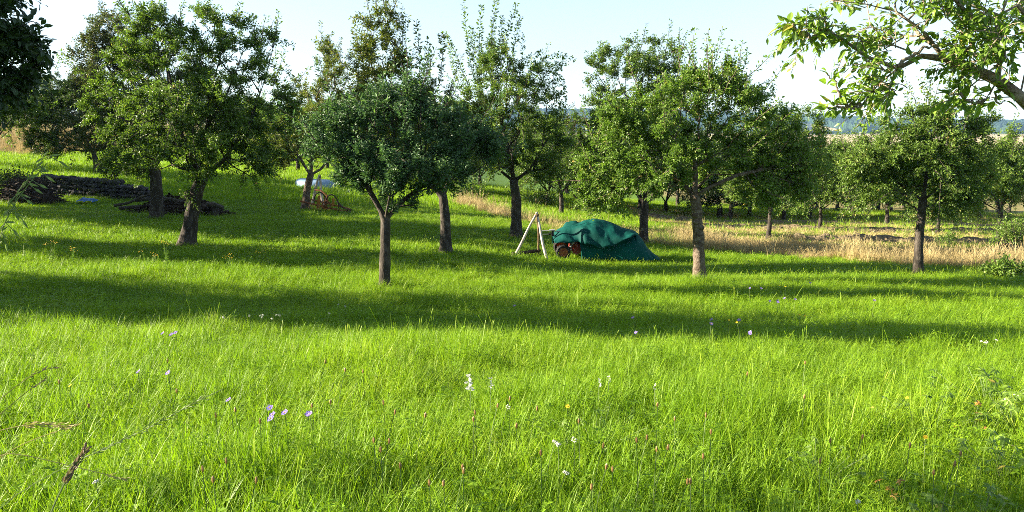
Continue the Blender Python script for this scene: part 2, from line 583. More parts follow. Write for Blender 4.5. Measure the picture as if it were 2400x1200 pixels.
def grow(rng, stems, tips, r0, bias=0.35, start_frac=0.75, wiggle=0.06, step=0.22):
    """stems: list of polylines (first = trunk, others fork from its top). Returns node arrays."""
    cap = 6000 + len(tips) * 12
    P, par, plen, D = np.zeros((cap, 3)), np.full(cap, -1), np.zeros(cap), np.zeros((cap, 3))
    ok = np.zeros(cap, bool)
    n = 0
    first_end = 0
    for si, S in enumerate(stems):
        S = np.asarray(S, float)
        seg = np.linalg.norm(np.diff(S, axis=0), axis=1)
        t = np.r_[0, np.cumsum(seg)]
        m = max(3, int(t[-1] / (step * .7)) + 1)
        tt = np.linspace(0, t[-1], m)
        Q = np.c_[[np.interp(tt, t, S[:, k]) for k in range(3)]].T
        prev = -1 if si == 0 else int(np.argmin(np.linalg.norm(P[:n] - S[0], axis=1)))
        for i in range(0 if si == 0 else 1, m):
            P[n], par[n] = Q[i], prev
            D[n] = Q[min(i + 1, m - 1)] - Q[max(i - 1, 0)]
            plen[n] = 0 if prev < 0 else plen[prev] + np.linalg.norm(Q[i] - P[prev])
            ok[n] = (tt[i] / t[-1] > start_frac) if si == 0 else True
            prev = n
            n += 1
        if si == 0:
            first_end = n
    D[:n] /= np.linalg.norm(D[:n], axis=1)[:, None] + 1e-9
    root = P[first_end - 1]
    order = np.argsort(np.linalg.norm(tips - root, axis=1))
    tipnode = []
    for ti in order:
        T = tips[ti]
        dv = T - P[:n]
        dist = np.linalg.norm(dv, axis=1)
        turn = 1 - (dv * D[:n]).sum(1) / (dist + 1e-6)
        cost = dist * (1 + 0.28 * turn) + bias * plen[:n] + np.where(ok[:n], 0, 1e3)
        j = int(np.argmin(cost))
        L = dist[j]
        m = max(1, int(L / step))
        c = P[j] + D[j] * L * 0.45 + np.array([0, 0, 0.06 * L])
        prev = j
        for i in range(1, m + 1):
            s = i / m
            p = P[j] * (1 - s) ** 2 + 2 * c * s * (1 - s) + T * s * s
            if i < m:
                p = p + rng.normal(size=3) * wiggle * min(1, L)
            if n >= cap:
                break
            P[n], par[n] = p, prev
            e = p - P[prev]
            D[n] = e / (np.linalg.norm(e) + 1e-9)
            plen[n] = plen[prev] + np.linalg.norm(e)
            ok[n] = True
            prev = n
            n += 1
        tipnode.append(prev)
    P, par, D, plen = P[:n], par[:n], D[:n], plen[:n]
    cnt = np.zeros(n)
    cnt[tipnode] += 1
    for i in range(n - 1, 0, -1):
        if par[i] >= 0:
            cnt[par[i]] += cnt[i]
    return P, par, D, plen, cnt, np.array(tipnode), first_end


def limbs_mesh(P, par, cnt, first_end, r0, r_top, flare=1.5, limb_k=0.82, tip_r=0.004):
    n = len(P)
    total = max(cnt.max(), 1)
    r = np.maximum(tip_r, r_top * limb_k * (cnt / total) ** 0.52)
    t = np.linspace(0, 1, first_end)
    r[:first_end] = r0 * (1 - t) + r_top * t
    r[:first_end] *= 1 + (flare - 1) * np.exp(-t * 9)
    kids = [[] for _ in range(n)]
    for i in range(1, n):
        if par[i] >= 0:
            kids[par[i]].append(i)
    mb = MB()
    chains = [[0]]
    done = np.zeros(n, bool)
    stack = [(0, -1)]
    while stack:
        s, p = stack.pop()
        ch = [p] if p >= 0 else []
        i = s
        while True:
            ch.append(i)
            k = kids[i]
            if not k:
                break
            if i < first_end - 1:
                nx = i + 1 if (i + 1) in k else max(k, key=lambda a: cnt[a])
            else:
                nx = max(k, key=lambda a: cnt[a])
            for a in k:
                if a != nx:
                    stack.append((a, i))
            i = nx
        if len(ch) < 2:
            continue
        rr = r[ch].copy()
        if p >= 0:
            rr[0] = min(rr[1] * 1.15, r[p])
        if s >= first_end or p >= 0:
            rr = np.minimum.accumulate(rr)
        big = rr.max()
        pts = P[ch]
        if s == 0:
            pts = np.r_[[pts[0] - [0, 0, 0.3]], pts]
            rr = np.r_[rr[0] * 1.15, rr]
        mb.tube(pts, rr, 12 if big > .07 else (7 if big > .03 else (5 if big > 0.012 else 3)), cap=False, wob=0.09 if big > .05 else 0.05)
    return mb


def shoots_leaves(rng, base, dirs, length, per, size, droop, width, detail, petiole=0.25, upn=0.9, spread=0.75):
    """leafy shoots: returns twig tubes (as crossed slivers) and leaf meshes"""
    n = len(base)
    dirs = dirs / np.linalg.norm(dirs, axis=1)[:, None]
    j = np.arange(per)
    t = (j + rng.rand(n, per)) / per
    t = 0.08 + 0.92 * t
    Lg = length[:, None, None]
    pos = base[:, None] + dirs[:, None] * t[..., None] * Lg + np.array([0, 0, -1.0]) * (droop * (t ** 2))[..., None] * Lg
    tang = dirs[:, None] + np.array([0, 0, -1.0]) * (2 * droop * t)[..., None]
    tang /= np.linalg.norm(tang, axis=2)[..., None]
    rnd = rng.normal(size=(n, per, 3))
    perp = rnd - tang * (rnd * tang).sum(-1)[..., None]
    perp /= np.linalg.norm(perp, axis=2)[..., None] + 1e-9
    D = tang * 0.55 + perp * spread + np.array([0, 0, -0.22])
    N = rng.normal(size=(n, per, 3)) * 0.55 + np.array([0, 0, upn])
    sz = size * rng.uniform(0.65, 1.2, (n, per)) * (1.05 - 0.35 * t)
    D = D / np.linalg.norm(D, axis=2)[..., None]
    P = pos + D * (sz * petiole)[..., None]
    return P.reshape(-1, 3), D.reshape(-1, 3), N.reshape(-1, 3), sz.reshape(-1)


TIPK, SHOOTK, LEAFK = 1.5, 1.5, 1.15


def make_tree(name, label, cat, seed, base, stems, r0, r_top, blobs, tips=160, shoots=4, per=14, shoot_len=0.32, leaf=0.065, mat='leaf_apple',
              bark='bark', droop=0.25, width=0.52, detail=0, sprouts=(), apples=0, group=None, up=0.35, bias=0.35, extra=None, start_frac=0.75,
              tint_shift=0.0, wiggle=0.06, spread=0.75, apple_r=0.032, limb_k=0.82, solo_tips=None, shaggy=80, hang_ok=True):
    rng = np.random.RandomState(seed)
    tips, shoots, leaf = int(tips * TIPK), int(shoots * SHOOTK), leaf * LEAFK
    root = thing(name, label, cat, base, group)
    T = sample_blobs(rng, blobs, tips)
    if solo_tips is not None:
        T = np.r_[T, solo_tips]
    P, par, D, plen, cnt, tn, fe = grow(rng, stems, T, r0, bias, start_frac, wiggle)
    mb = limbs_mesh(P, par, cnt, fe, r0, r_top, limb_k=limb_k)
    cen = P[fe - 1]
    # twig hosts: nodes carrying few tips
    host = np.where((cnt <= 3) & (np.arange(len(P)) >= fe))[0]
    pick = np.r_[np.repeat(tn, 2), rng.choice(host, max(0, tips * shoots - 2 * len(tn)))]
    b = P[pick] + rng.normal(size=(len(pick), 3)) * 0.02
    outw = P[pick] - cen
    outw /= np.linalg.norm(outw, axis=1)[:, None] + 1e-6
    d = outw * 0.55 + D[pick] * 0.3 + rng.normal(size=(len(pick), 3)) * 0.55 + np.array([0, 0, up])
    ln = shoot_len * rng.uniform(0.5, 1.4, len(pick))
    Ps, Ds, Ns, Sz = shoots_leaves(rng, b, d, ln, per, leaf, droop, width, detail, spread=spread)
    tint = np.repeat(np.clip(rng.normal(0.42, 0.16, len(pick)), 0, 0.9), per)
    dn = d / np.linalg.norm(d, axis=1)[:, None]
    tw = MB()
    for i in range(0, len(pick), 1 if detail else 3):
        s = np.linspace(0, 1, 4)[:, None]
        tw.tube(b[i] + dn[i] * s * ln[i] + np.array([0, 0, -1.0]) * droop * s * s * ln[i], [.0035, .003, .0025, .0015], 3, cap=False)
    # ragged outline: young shoots that stand out of the crown or hang from it
    sprouts = list(sprouts)
    if shaggy:
        cc = T.mean(0)
        rel = (P[tn] - cc) / (T.std(0) + 1e-6)
        w_ = np.linalg.norm(rel, axis=1) ** 3
        for i in rng.choice(len(tn), shaggy, p=w_ / w_.sum()):
            o_ = P[tn[i]] - cc
            o_ /= np.linalg.norm(o_) + 1e-6
            hang = up < .6 and hang_ok and ((o_[2] < -0.25 and np.hypot(o_[0], o_[1]) > .75) or rng.rand() < .15)
            if o_[2] < (-.55 if up < .6 else -.1):
                continue
            dv = o_ * .7 + rng.normal(size=3) * .3 + np.array([0, 0, -.1 if hang else rng.uniform(.2, 1.3)])
            dv /= np.linalg.norm(dv)
            ll = rng.uniform(.35, 1.2)
            p0 = P[tn[i]]
            sag = np.array([0, 0, -.45 if hang else .05]) * ll
            sprouts.append((np.array([p0, p0 + dv * ll * .5 + sag * .25, p0 + dv * ll + sag]), int(20 * ll / .6) + 4, leaf * .82))
    # long water sprouts and arching shoots: list of polylines with leaf spacing
    for (pl, nleaf, sz_) in sprouts:
        nleaf = int(nleaf * 1.35)
        pl = np.asarray(pl, float)
        near = int(np.argmin(np.linalg.norm(P - pl[0], axis=1)))
        pl = np.r_[[P[near]], pl]
        seg = np.r_[0, np.cumsum(np.linalg.norm(np.diff(pl, axis=0), axis=1))]
        ss = np.linspace(0, seg[-1], 24)
        Q = np.c_[[np.interp(ss, seg, pl[:, k]) for k in range(3)]].T
        for _ in range(2):
            Q[1:-1] = (Q[:-2] + Q[1:-1] * 2 + Q[2:]) / 4
        Q[1:] += np.cumsum(rng.normal(size=(23, 3)) * 0.006, axis=0)
        mb.tube(Q, np.linspace(0.012, 0.003, 24), 4, cap=False)
        u = rng.uniform(0.12, 1.0, nleaf) * 23
        i0 = np.minimum(u.astype(int), 22)
        fr_ = (u - i0)[:, None]
        pp = Q[i0] * (1 - fr_) + Q[i0 + 1] * fr_
        tg = Q[i0 + 1] - Q[i0]
        tg /= np.linalg.norm(tg, axis=1)[:, None] + 1e-9
        rv = rng.normal(size=(nleaf, 3))
        rv -= tg * (rv * tg).sum(1)[:, None]
        rv /= np.linalg.norm(rv, axis=1)[:, None]
        dd = tg * 0.5 + rv * 0.8
        pp = pp + rv * 0.03 * rng.rand(nleaf, 1) * 2
        Ps, Ds = np.r_[Ps, pp], np.r_[Ds, dd]
        Ns = np.r_[Ns, rng.normal(size=(nleaf, 3)) * .5 + [0, 0, .8]]
        Sz = np.r_[Sz, sz_ * 1.3 * rng.uniform(.6, 1.15, nleaf)]
        tint = np.r_[tint, np.clip(rng.normal(.55, .15, nleaf), 0, .95)]
    if extra is not None:
        extra(mb)
    mb.build('trunk', M[bark], root, loc=base, smooth_shade=True)
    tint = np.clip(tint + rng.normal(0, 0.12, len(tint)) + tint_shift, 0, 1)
    tint[rng.rand(len(tint)) < 0.012] = 1.0
    Vl, f3, f4, own = leaves_mesh(Ps, Ds, Ns, Sz, width, detail, 0.22)
    Vt = np.concatenate(tw.V)
    ft = np.concatenate(tw.F4)
    nl = len(Vl)
    V = np.r_[Vl, Vt]
    q4 = ft + nl if f4 is None else np.r_[f4, ft + nl]
    # face order: tris then quads
    n3 = len(f3)
    if detail == 0:
        tv = np.r_[tint[own], np.zeros(len(q4))]
    else:
        tv = np.r_[tint[own[:n3]], tint[own[n3:n3 + len(f4)]], np.zeros(len(ft))]
    mi = np.r_[np.zeros(n3 + (0 if f4 is None else len(f4)), int), np.ones(len(ft), int)]
    mesh_obj('crown', V, [f3, q4], [M[mat], M[bark]], root, loc=base, mat_idx=mi, attrs={'tint': ('FACE', tv)})
    if apples:
        va, fa = ICO[2]
        for k in range(apples):
            i = rng.randint(len(Ps))
            p = Ps[i] + np.array([0, 0, -0.05])
            rr = apple_r * rng.uniform(.8, 1.15)
            va2 = va * rr
            va2 = va2 * np.array([1, 1, .9])
            va2[:, 2] -= 0.25 * rr * np.exp(-((va[:, 0] ** 2 + va[:, 1] ** 2) / .12)) * np.sign(va[:, 2]) * (np.abs(va[:, 2]) > .5)
            mesh_obj('apple', va2 + p, [fa], M['apple_skin'], root, loc=p, smooth_shade=True)
    return root


def B(d, *lst, dz=None):
    """blobs of a crown from the photograph: (px, py, rx, ry[, depth offset[, depth radius[, weight]]])"""
    out = []
    for q_ in lst:
        px, py, rx, ry = q_[:4]
        off = q_[4] if len(q_) > 4 else 0.0
        s = d / F
        rz = q_[5] if len(q_) > 5 else 0.85 * max(rx, ry) * s
        w = q_[6] if len(q_) > 6 else 1.0
        out.append((at(px, py, d + off), (rx * s * 1.1, rz, ry * s * 1.1), w))
    return out


def L(d, *pts):
    """polyline from photograph pixels at distance d (a third entry shifts the depth)"""
    return np.array([at(p[0], p[1], d + (p[2] if len(p) > 2 else 0)) for p in pts])


def base_of(px, py, d):
    p = at(px, py, d)
    return np.array([p[0], p[1], gz(p[0], p[1])])


def stems_of(d, bs, *lines):
    out = [L(d, *ln) for ln in lines]
    out[0][0] = bs
    return out


# A: blue-green apple tree in front
d = 14.4
bs = base_of(900, 668, d)
up_sh = [(L(d, (x0, 300, o_), (x0 + dx * .5, (300 + y1) / 2, o_), (x0 + dx, y1 - 14, o_)), 58, .085) for (x0, dx, y1, o_) in
         [(860, -10, 205, .2), (900, -6, 185, -.3), (935, 10, 195, .1), (985, 12, 205, -.2), (1010, 14, 225, .3), (830, -14, 225, 0),
          (960, 4, 215, .4), (880, 5, 215, -.5), (1060, 20, 265, 0), (780, -20, 255, 0)]]
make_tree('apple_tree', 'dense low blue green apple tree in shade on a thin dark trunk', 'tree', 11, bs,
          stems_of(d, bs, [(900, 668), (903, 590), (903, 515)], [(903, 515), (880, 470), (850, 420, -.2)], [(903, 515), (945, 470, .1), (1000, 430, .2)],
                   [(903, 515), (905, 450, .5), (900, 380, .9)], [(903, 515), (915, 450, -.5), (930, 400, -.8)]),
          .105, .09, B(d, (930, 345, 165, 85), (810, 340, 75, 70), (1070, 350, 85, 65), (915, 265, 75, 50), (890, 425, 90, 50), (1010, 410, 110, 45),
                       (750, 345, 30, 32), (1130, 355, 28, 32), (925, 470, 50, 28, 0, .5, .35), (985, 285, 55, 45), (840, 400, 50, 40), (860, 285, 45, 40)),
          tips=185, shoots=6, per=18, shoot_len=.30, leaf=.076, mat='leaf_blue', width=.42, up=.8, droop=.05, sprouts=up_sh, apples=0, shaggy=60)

# B: big sunlit apple tree right of the covered machine
d = 16.7
bs = base_of(1640, 645, d)
spr = [(L(d, *pl), nl, .06) for pl, nl in [
    ([(1660, 210), (1680, 130), (1692, 62)], 60), ([(1690, 220), (1715, 150), (1722, 98)], 45), ([(1640, 200), (1625, 130), (1618, 95)], 45),
    ([(1640, 180), (1610, 110), (1580, 125)], 45), ([(1720, 230), (1740, 160), (1748, 118)], 40), ([(1660, 180), (1668, 120), (1650, 110)], 40),
    ([(1740, 230), (1790, 195), (1810, 195), (1805, 230)], 70), ([(1820, 300), (1850, 250), (1868, 262)], 50), ([(1400, 330), (1412, 262), (1440, 258)], 40),
    ([(1370, 440), (1350, 440), (1340, 455)], 40)]]
make_tree('apple_tree', 'large sunlit fruiting apple tree with pale knobbly trunk right of the green tarpaulin', 'tree', 12, bs,
          stems_of(d, bs, [(1640, 645), (1637, 560), (1633, 490), (1628, 462)], [(1628, 462), (1600, 430, .2), (1560, 405, .3), (1500, 380, .3)],
                   [(1628, 462), (1660, 440, -.2), (1730, 410, -.3), (1800, 395, -.2)], [(1628, 462), (1630, 400, .1), (1625, 360, 0), (1595, 340, -.3), (1560, 300, -.4)],
                   [(1630, 400), (1650, 330, .5), (1690, 260, .6)], [(1628, 462), (1640, 420, .8), (1650, 350, 1.3)], [(1600, 430, .2), (1560, 440, -.5), (1490, 430, -.6)]),
          .125, .11, B(d, (1630, 280, 150, 90), (1520, 300, 100, 80), (1455, 380, 85, 80), (1420, 455, 55, 40), (1750, 310, 110, 80), (1690, 200, 80, 55),
                       (1600, 350, 110, 60), (1810, 400, 85, 60), (1780, 440, 70, 35), (1560, 420, 80, 40), (1700, 380, 90, 60, .6), (1620, 210, 60, 50), (1850, 340, 55, 60),
                       (1395, 458, 35, 22), (1470, 285, 60, 40), (1860, 430, 40, 40), (1520, 390, 70, 60, -.6)),
          tips=300, shoots=7, per=18, shoot_len=.30, leaf=.066, mat='leaf_lime', bark='bark_light', sprouts=spr, apples=38, droop=.22, hang_ok=False,
          extra=lambda mb: [mb.ball(at(px, py, d - .07), (.085, .07, .06), 2, .12) for px, py in ((1632, 520), (1642, 533), (1630, 505))])

# C: right apple tree
d = 18.7
bs = base_of(2152, 635, d)
spr = [(L(d, *pl), nl, .06) for pl, nl in [([(2170, 290), (2175, 240), (2168, 212)], 45), ([(2190, 300), (2205, 250), (2200, 232)], 40),
       ([(2100, 300), (2110, 265), (2095, 258)], 40), ([(2260, 300), (2285, 270), (2300, 275)], 45), ([(2060, 310), (2035, 320), (2020, 345)], 40)]]
make_tree('apple_tree', 'apple tree with slim straight dark trunk rising from sunlit straw grass at right', 'tree', 13, bs,
          stems_of(d, bs, [(2152, 635), (2154, 560), (2160, 500), (2163, 470)], [(2163, 470), (2170, 420), (2175, 340)], [(2163, 470), (2120, 440, .2), (2070, 400, .3)],
                   [(2163, 470), (2215, 430, -.2), (2270, 390, -.3)], [(2163, 470), (2160, 420, .7), (2130, 360, 1)]),
          .105, .09, B(d, (2150, 340, 100, 75), (2080, 385, 75, 65), (2235, 335, 70, 60), (2175, 285, 55, 35), (2055, 445, 55, 40), (2180, 440, 100, 55),
                       (2255, 410, 55, 55), (2290, 300, 35, 35, .3, .5, .6), (2020, 400, 40, 40), (2230, 480, 50, 30)),
          tips=240, shoots=6, per=17, shoot_len=.30, leaf=.066, mat='leaf_apple', sprouts=spr, apples=26)

# D: big left apple tree, leaning trunk
d = 20.0
bs = base_of(438, 565, d)
spr = [(L(d, *pl), nl, .065) for pl, nl in [([(600, 110), (640, 90), (690, 110)], 60), ([(640, 160), (680, 170), (700, 215)], 60), ([(420, 60), (428, 20), (440, 0)], 40),
       ([(520, 50), (560, 25), (610, 45)], 55), ([(300, 70), (290, 25), (282, 10)], 40), ([(590, 400), (610, 440), (612, 470)], 50), ([(570, 400), (575, 425), (570, 440)], 40),
       ([(650, 220), (690, 240), (715, 290)], 60), ([(350, 60), (362, 20), (358, 5)], 40)]]
make_tree('apple_tree', 'tall wide apple tree at left with leaning trunk and cut limb stub', 'tree', 14, bs,
          stems_of(d, bs, [(438, 565), (450, 500), (463, 440), (472, 420)], [(472, 420), (440, 350, -.3), (400, 250, -.6), (390, 150, -.5)],
                   [(472, 420), (520, 380, 0), (580, 300, .2), (620, 190, .3)], [(472, 420), (480, 330, .4), (500, 200, .6), (520, 110, .5)],
                   [(472, 420), (490, 390, -.8), (500, 330, -1.4)], [(440, 350, -.3), (370, 320, -.4), (290, 280, -.4)], [(472, 420), (450, 380, .8), (400, 330, 1.4)],
                   [(463, 440), (446, 452, -.05), (440, 455, -.08)]),
          .19, .15, B(d, (390, 190, 120, 110, 0, 1.1), (300, 260, 85, 80), (480, 320, 110, 90), (450, 90, 120, 60), (360, 50, 60, 35), (330, 130, 70, 60), (560, 330, 85, 70),
                      (600, 380, 40, 35), (555, 100, 85, 45, .2, .9, .55), (625, 150, 45, 60, .3, .7, .5), (655, 250, 35, 55, .3, .7, .6), (590, 230, 60, 70, .5, 1, .6),
                      (340, 360, 80, 45), (450, 385, 70, 35), (250, 230, 45, 45), (240, 310, 40, 35), (420, 280, 110, 80, -.8), (520, 210, 70, 60, .2, 1, .8)),
          tips=340, shoots=7, per=18, shoot_len=.34, leaf=.07, mat='leaf_apple', tint_shift=-.06, sprouts=spr, apples=30, droop=.3,
          extra=lambda mb: mb.tube(L(20.0, (452, 475), (445, 460), (440, 447)), [.13, .12, .10], 9, wob=.1))

# E: tree behind it
d = 26.0
bs = base_of(367, 505, d)
make_tree('apple_tree', 'apple tree with thick brown trunk and reddish grey crown behind the leaning left tree', 'tree', 15, bs,
          stems_of(d, bs, [(367, 505), (367, 440), (362, 395)], [(362, 395), (320, 330), (260, 220)], [(362, 395), (370, 300, .5), (330, 160, .8)], [(362, 395), (400, 330, .3), (420, 250, .3)],
                   [(362, 395), (340, 330, -.8), (290, 280, -1.2)]),
          .21, .17, B(d, (240, 135, 60, 50), (285, 80, 70, 45), (215, 215, 45, 55), (300, 180, 90, 90), (330, 330, 100, 55), (250, 290, 70, 60), (400, 220, 90, 90), (300, 390, 60, 25)),
          tips=300, shoots=6, per=16, shoot_len=.36, leaf=.075, mat='leaf_rust', apples=0)

# F: forked tree behind the blue-green one
d = 21.0
bs = base_of(1045, 575, d)
spr = [(L(d, *pl), int(nl * 1.35), .078) for pl, nl in [
    ([(880, 120), (862, 50), (835, 32), (825, 60)], 90), ([(900, 110), (905, 60), (912, 22)], 60), ([(920, 130), (945, 80), (950, 55)], 60), ([(985, 200), (985, 120), (980, 48)], 80),
    ([(990, 200), (1003, 130), (1000, 90)], 60), ([(1030, 200), (1036, 140), (1035, 80)], 80), ([(860, 140), (832, 110), (828, 70)], 60), ([(850, 190), (800, 150), (770, 110), (735, 92)], 80),
    ([(940, 170), (965, 130), (975, 110)], 60)]]
make_tree('apple_tree', 'open crowned apple tree with tall upright shoots, forked trunk just behind the blue green tree', 'tree', 16, bs,
          stems_of(d, bs, [(1045, 575), (1043, 510), (1038, 460)], [(1038, 460), (1015, 440), (970, 380), (920, 260), (895, 140)], [(1038, 460), (1050, 430, .2), (1040, 330, .4), (1020, 240, .4)],
                   [(970, 380), (960, 300, -.5), (960, 220, -.6)]),
          .15, .12, B(d, (895, 150, 55, 70, 0, .9, .9), (895, 80, 40, 45, 0, .6, .5), (955, 210, 70, 60), (1000, 290, 100, 80), (1060, 380, 55, 45), (910, 270, 80, 70), (870, 200, 45, 50),
                      (1075, 300, 60, 60), (830, 280, 50, 60)),
          tips=190, shoots=6, per=16, shoot_len=.32, leaf=.07, mat='leaf_yellow', sprouts=spr, apples=14, up=.5)

# G: middle tree with the tallest sprouts
d = 25.0
bs = base_of(1210, 537, d)
spr = [(L(d, *pl), int(nl * 1.5), .085) for pl, nl in [
    ([(1110, 190), (1095, 90), (1085, 5)], 90), ([(1130, 190), (1125, 100), (1130, 10)], 90), ([(1150, 180), (1150, 90), (1160, 0)], 100), ([(1170, 180), (1185, 90), (1210, 12)], 90),
    ([(1180, 190), (1205, 120), (1222, 40)], 80), ([(1100, 210), (1065, 120), (1035, 70)], 80), ([(1160, 180), (1172, 110), (1180, 40)], 80), ([(1120, 200), (1112, 120), (1105, 60)], 80),
    ([(1230, 220), (1250, 150), (1300, 125), (1345, 142)], 90), ([(1250, 230), (1290, 160), (1320, 180), (1330, 250)], 90), ([(1200, 200), (1240, 130), (1270, 120)], 70),
    ([(1090, 230), (1060, 160), (1050, 95)], 70), ([(1280, 260), (1310, 230), (1322, 290)], 60), ([(1200, 200), (1222, 150), (1225, 75)], 60)]]
make_tree('apple_tree', 'apple tree with the tallest thin shoots, its stout trunk left of the pole tripod', 'tree', 17, bs,
          stems_of(d, bs, [(1210, 537), (1210, 470), (1204, 425)], [(1204, 425), (1240, 400, -.2), (1270, 350, -.3), (1280, 260, -.2)], [(1204, 425), (1190, 340, .3), (1160, 240, .3), (1150, 180, .2)],
                   [(1204, 425), (1200, 360, -.7), (1230, 260, -1)], [(1204, 425), (1160, 390, .3), (1110, 340, .5)]),
          .17, .14, B(d, (1200, 280, 110, 85), (1140, 225, 70, 55), (1250, 330, 85, 60), (1200, 380, 100, 35), (1125, 300, 60, 70), (1280, 190, 40, 50, 0, .7, .4), (1110, 350, 55, 50),
                      (1150, 150, 50, 50, 0, .8, .35), (1220, 200, 50, 40, 0, .8, .6), (1290, 390, 40, 40)),
          tips=230, shoots=6, per=16, shoot_len=.34, leaf=.073, mat='leaf_apple', sprouts=spr, apples=16)

# H: thin yellow-green tree beside the old hay rake
d = 31.5
bs = base_of(715, 487, d)
make_tree('apple_tree', 'thin yellowing apple tree with pale forked trunk in front of the rusty hay rake', 'tree', 18, bs,
          stems_of(d, bs, [(715, 487), (720, 440), (728, 410)], [(728, 410), (715, 390), (690, 350), (670, 310)], [(728, 410), (755, 395), (790, 330), (790, 230)], [(728, 410), (735, 340, .4), (745, 230, .5)]),
          .16, .13, B(d, (740, 260, 65, 80), (680, 330, 50, 50), (645, 360, 35, 35), (790, 200, 60, 60), (765, 155, 35, 45, 0, .6, .5), (700, 370, 45, 30), (800, 300, 60, 60), (630, 330, 30, 40)),
          tips=150, shoots=6, per=15, shoot_len=.36, leaf=.08, mat='leaf_yellow', bark='bark_light',
          sprouts=[(L(d, (650, 370), (640, 400), (655, 425)), 50, .07), (L(d, (640, 370), (628, 400), (622, 420)), 50, .07), (L(d, (780, 160), (760, 110), (730, 92)), 50, .07)])

# I: dark tree behind the covered machine
d = 26.0
bs = base_of(1508, 562, d)
spr = [(L(d, *pl), nl, .075) for pl, nl in [([(1490, 120), (1492, 85), (1488, 78)], 40), ([(1520, 130), (1530, 100), (1528, 82)], 40), ([(1560, 140), (1580, 100), (1600, 90)], 50), ([(1440, 160), (1430, 125), (1428, 110)], 40)]]
make_tree('apple_tree', 'dark rounded apple tree with stout dark trunk directly behind the green tarpaulin', 'tree', 19, bs,
          stems_of(d, bs, [(1508, 562), (1509, 510), (1512, 480)], [(1512, 480), (1550, 450), (1600, 400), (1610, 300)], [(1512, 480), (1480, 430, .3), (1440, 330, .4)], [(1512, 480), (1510, 380, -.4), (1500, 220, -.3)],
                   [(1512, 480), (1490, 380, .9), (1520, 240, 1)]),
          .155, .13, B(d, (1480, 165, 95, 65), (1420, 245, 65, 75), (1545, 180, 70, 70), (1395, 330, 55, 60), (1480, 310, 100, 90), (1530, 420, 70, 40), (1435, 410, 80, 45), (1560, 280, 70, 70), (1370, 390, 40, 35)),
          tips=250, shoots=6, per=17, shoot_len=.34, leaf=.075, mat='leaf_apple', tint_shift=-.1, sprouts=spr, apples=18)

# smaller trees farther back: (px, py, d, trunk r, blobs, material, label)
back = [
    (1800, 555, 29, .085, B(29, (1855, 320, 65, 70), (1850, 410, 75, 60), (1900, 380, 45, 55), (1775, 430, 60, 40), (1880, 400, 50, 60), (1800, 350, 60, 60)), 'leaf_apple', 'apple tree with slim reddish trunk in the dry grass, right behind the large fruiting tree', 26),
    (1315, 507, 38, .12, B(38, (1315, 400, 80, 55), (1290, 330, 55, 50), (1370, 390, 60, 55), (1250, 400, 50, 40)), 'leaf_apple', 'small apple tree with short dark trunk in green yellow grass above the tripod', 27),
    (1920, 535, 36, .085, B(36, (1930, 410, 60, 60), (1890, 455, 45, 35), (1975, 400, 50, 50), (1960, 460, 50, 25)), 'leaf_lime', 'small bright apple tree whose short trunk stands at the edge of the mown hay', 28),
    (2078, 525, 42, .11, B(42, (2060, 400, 70, 55), (2010, 390, 45, 50), (2100, 440, 60, 40), (2040, 450, 50, 30)), 'leaf_lime', 'apple tree with several pale limbs forking low, behind the mown hay rows', 29),
    (2340, 555, 30, .095, B(30, (2330, 400, 75, 60), (2390, 350, 50, 40), (2300, 370, 50, 40), (2280, 450, 45, 35), (2390, 440, 45, 55), (2350, 460, 50, 30)), 'leaf_lime', 'bright yellow green apple tree with short pale trunk at the right edge', 30),
    (2195, 552, 34, .08, B(34, (2230, 440, 60, 45), (2185, 470, 45, 30), (2270, 470, 40, 25)), 'leaf_apple', 'small apple tree with thin low trunk half hidden behind the slim dark right trunk', 31),
    (1686, 510, 48, .17, B(48, (1680, 430, 55, 45), (1640, 460, 35, 25), (1660, 380, 50, 45)), 'leaf_dark', 'apple tree with leaning brown trunk, left one of the close pair beyond the dry grass', 32),
    (1710, 512, 47, .14, B(47, (1730, 430, 50, 45), (1750, 465, 35, 22)), 'leaf_apple', 'apple tree with upright brown trunk, right one of the close pair beyond the dry grass', 33),
    (1822, 507, 60, .15, B(60, (1815, 450, 40, 30), (1800, 420, 40, 30)), 'leaf_apple', 'far small apple tree with dark stub trunk before the bright green far meadow', 34),
    (1858, 507, 60, .15, B(60, (1860, 450, 40, 32), (1880, 430, 30, 30)), 'leaf_dark', 'far small apple tree with forked dark trunk, next to the far meadow strip', 35),
    (2056, 505, 60, .17, B(60, (2050, 440, 40, 35), (2080, 450, 30, 25)), 'leaf_apple', 'far apple tree with single dark trunk beside the pale far stubble', 36),
    (224, 372, 42, .14, B(42, (150, 230, 55, 45), (115, 275, 55, 50), (175, 300, 65, 45), (130, 340, 60, 25), (230, 290, 50, 50), (95, 325, 40, 30), (190, 340, 60, 25), (110, 220, 40, 40), (200, 240, 50, 50)), 'leaf_dark', 'dark spreading tree on the slope above the stone wall at far left', 37),
    (1330, 425, 62, .2, B(62, (1300, 320, 40, 35), (1270, 340, 45, 40), (1330, 330, 30, 45)), 'leaf_plum', 'brownish plum tree showing between the two middle apple trees', 38),
]
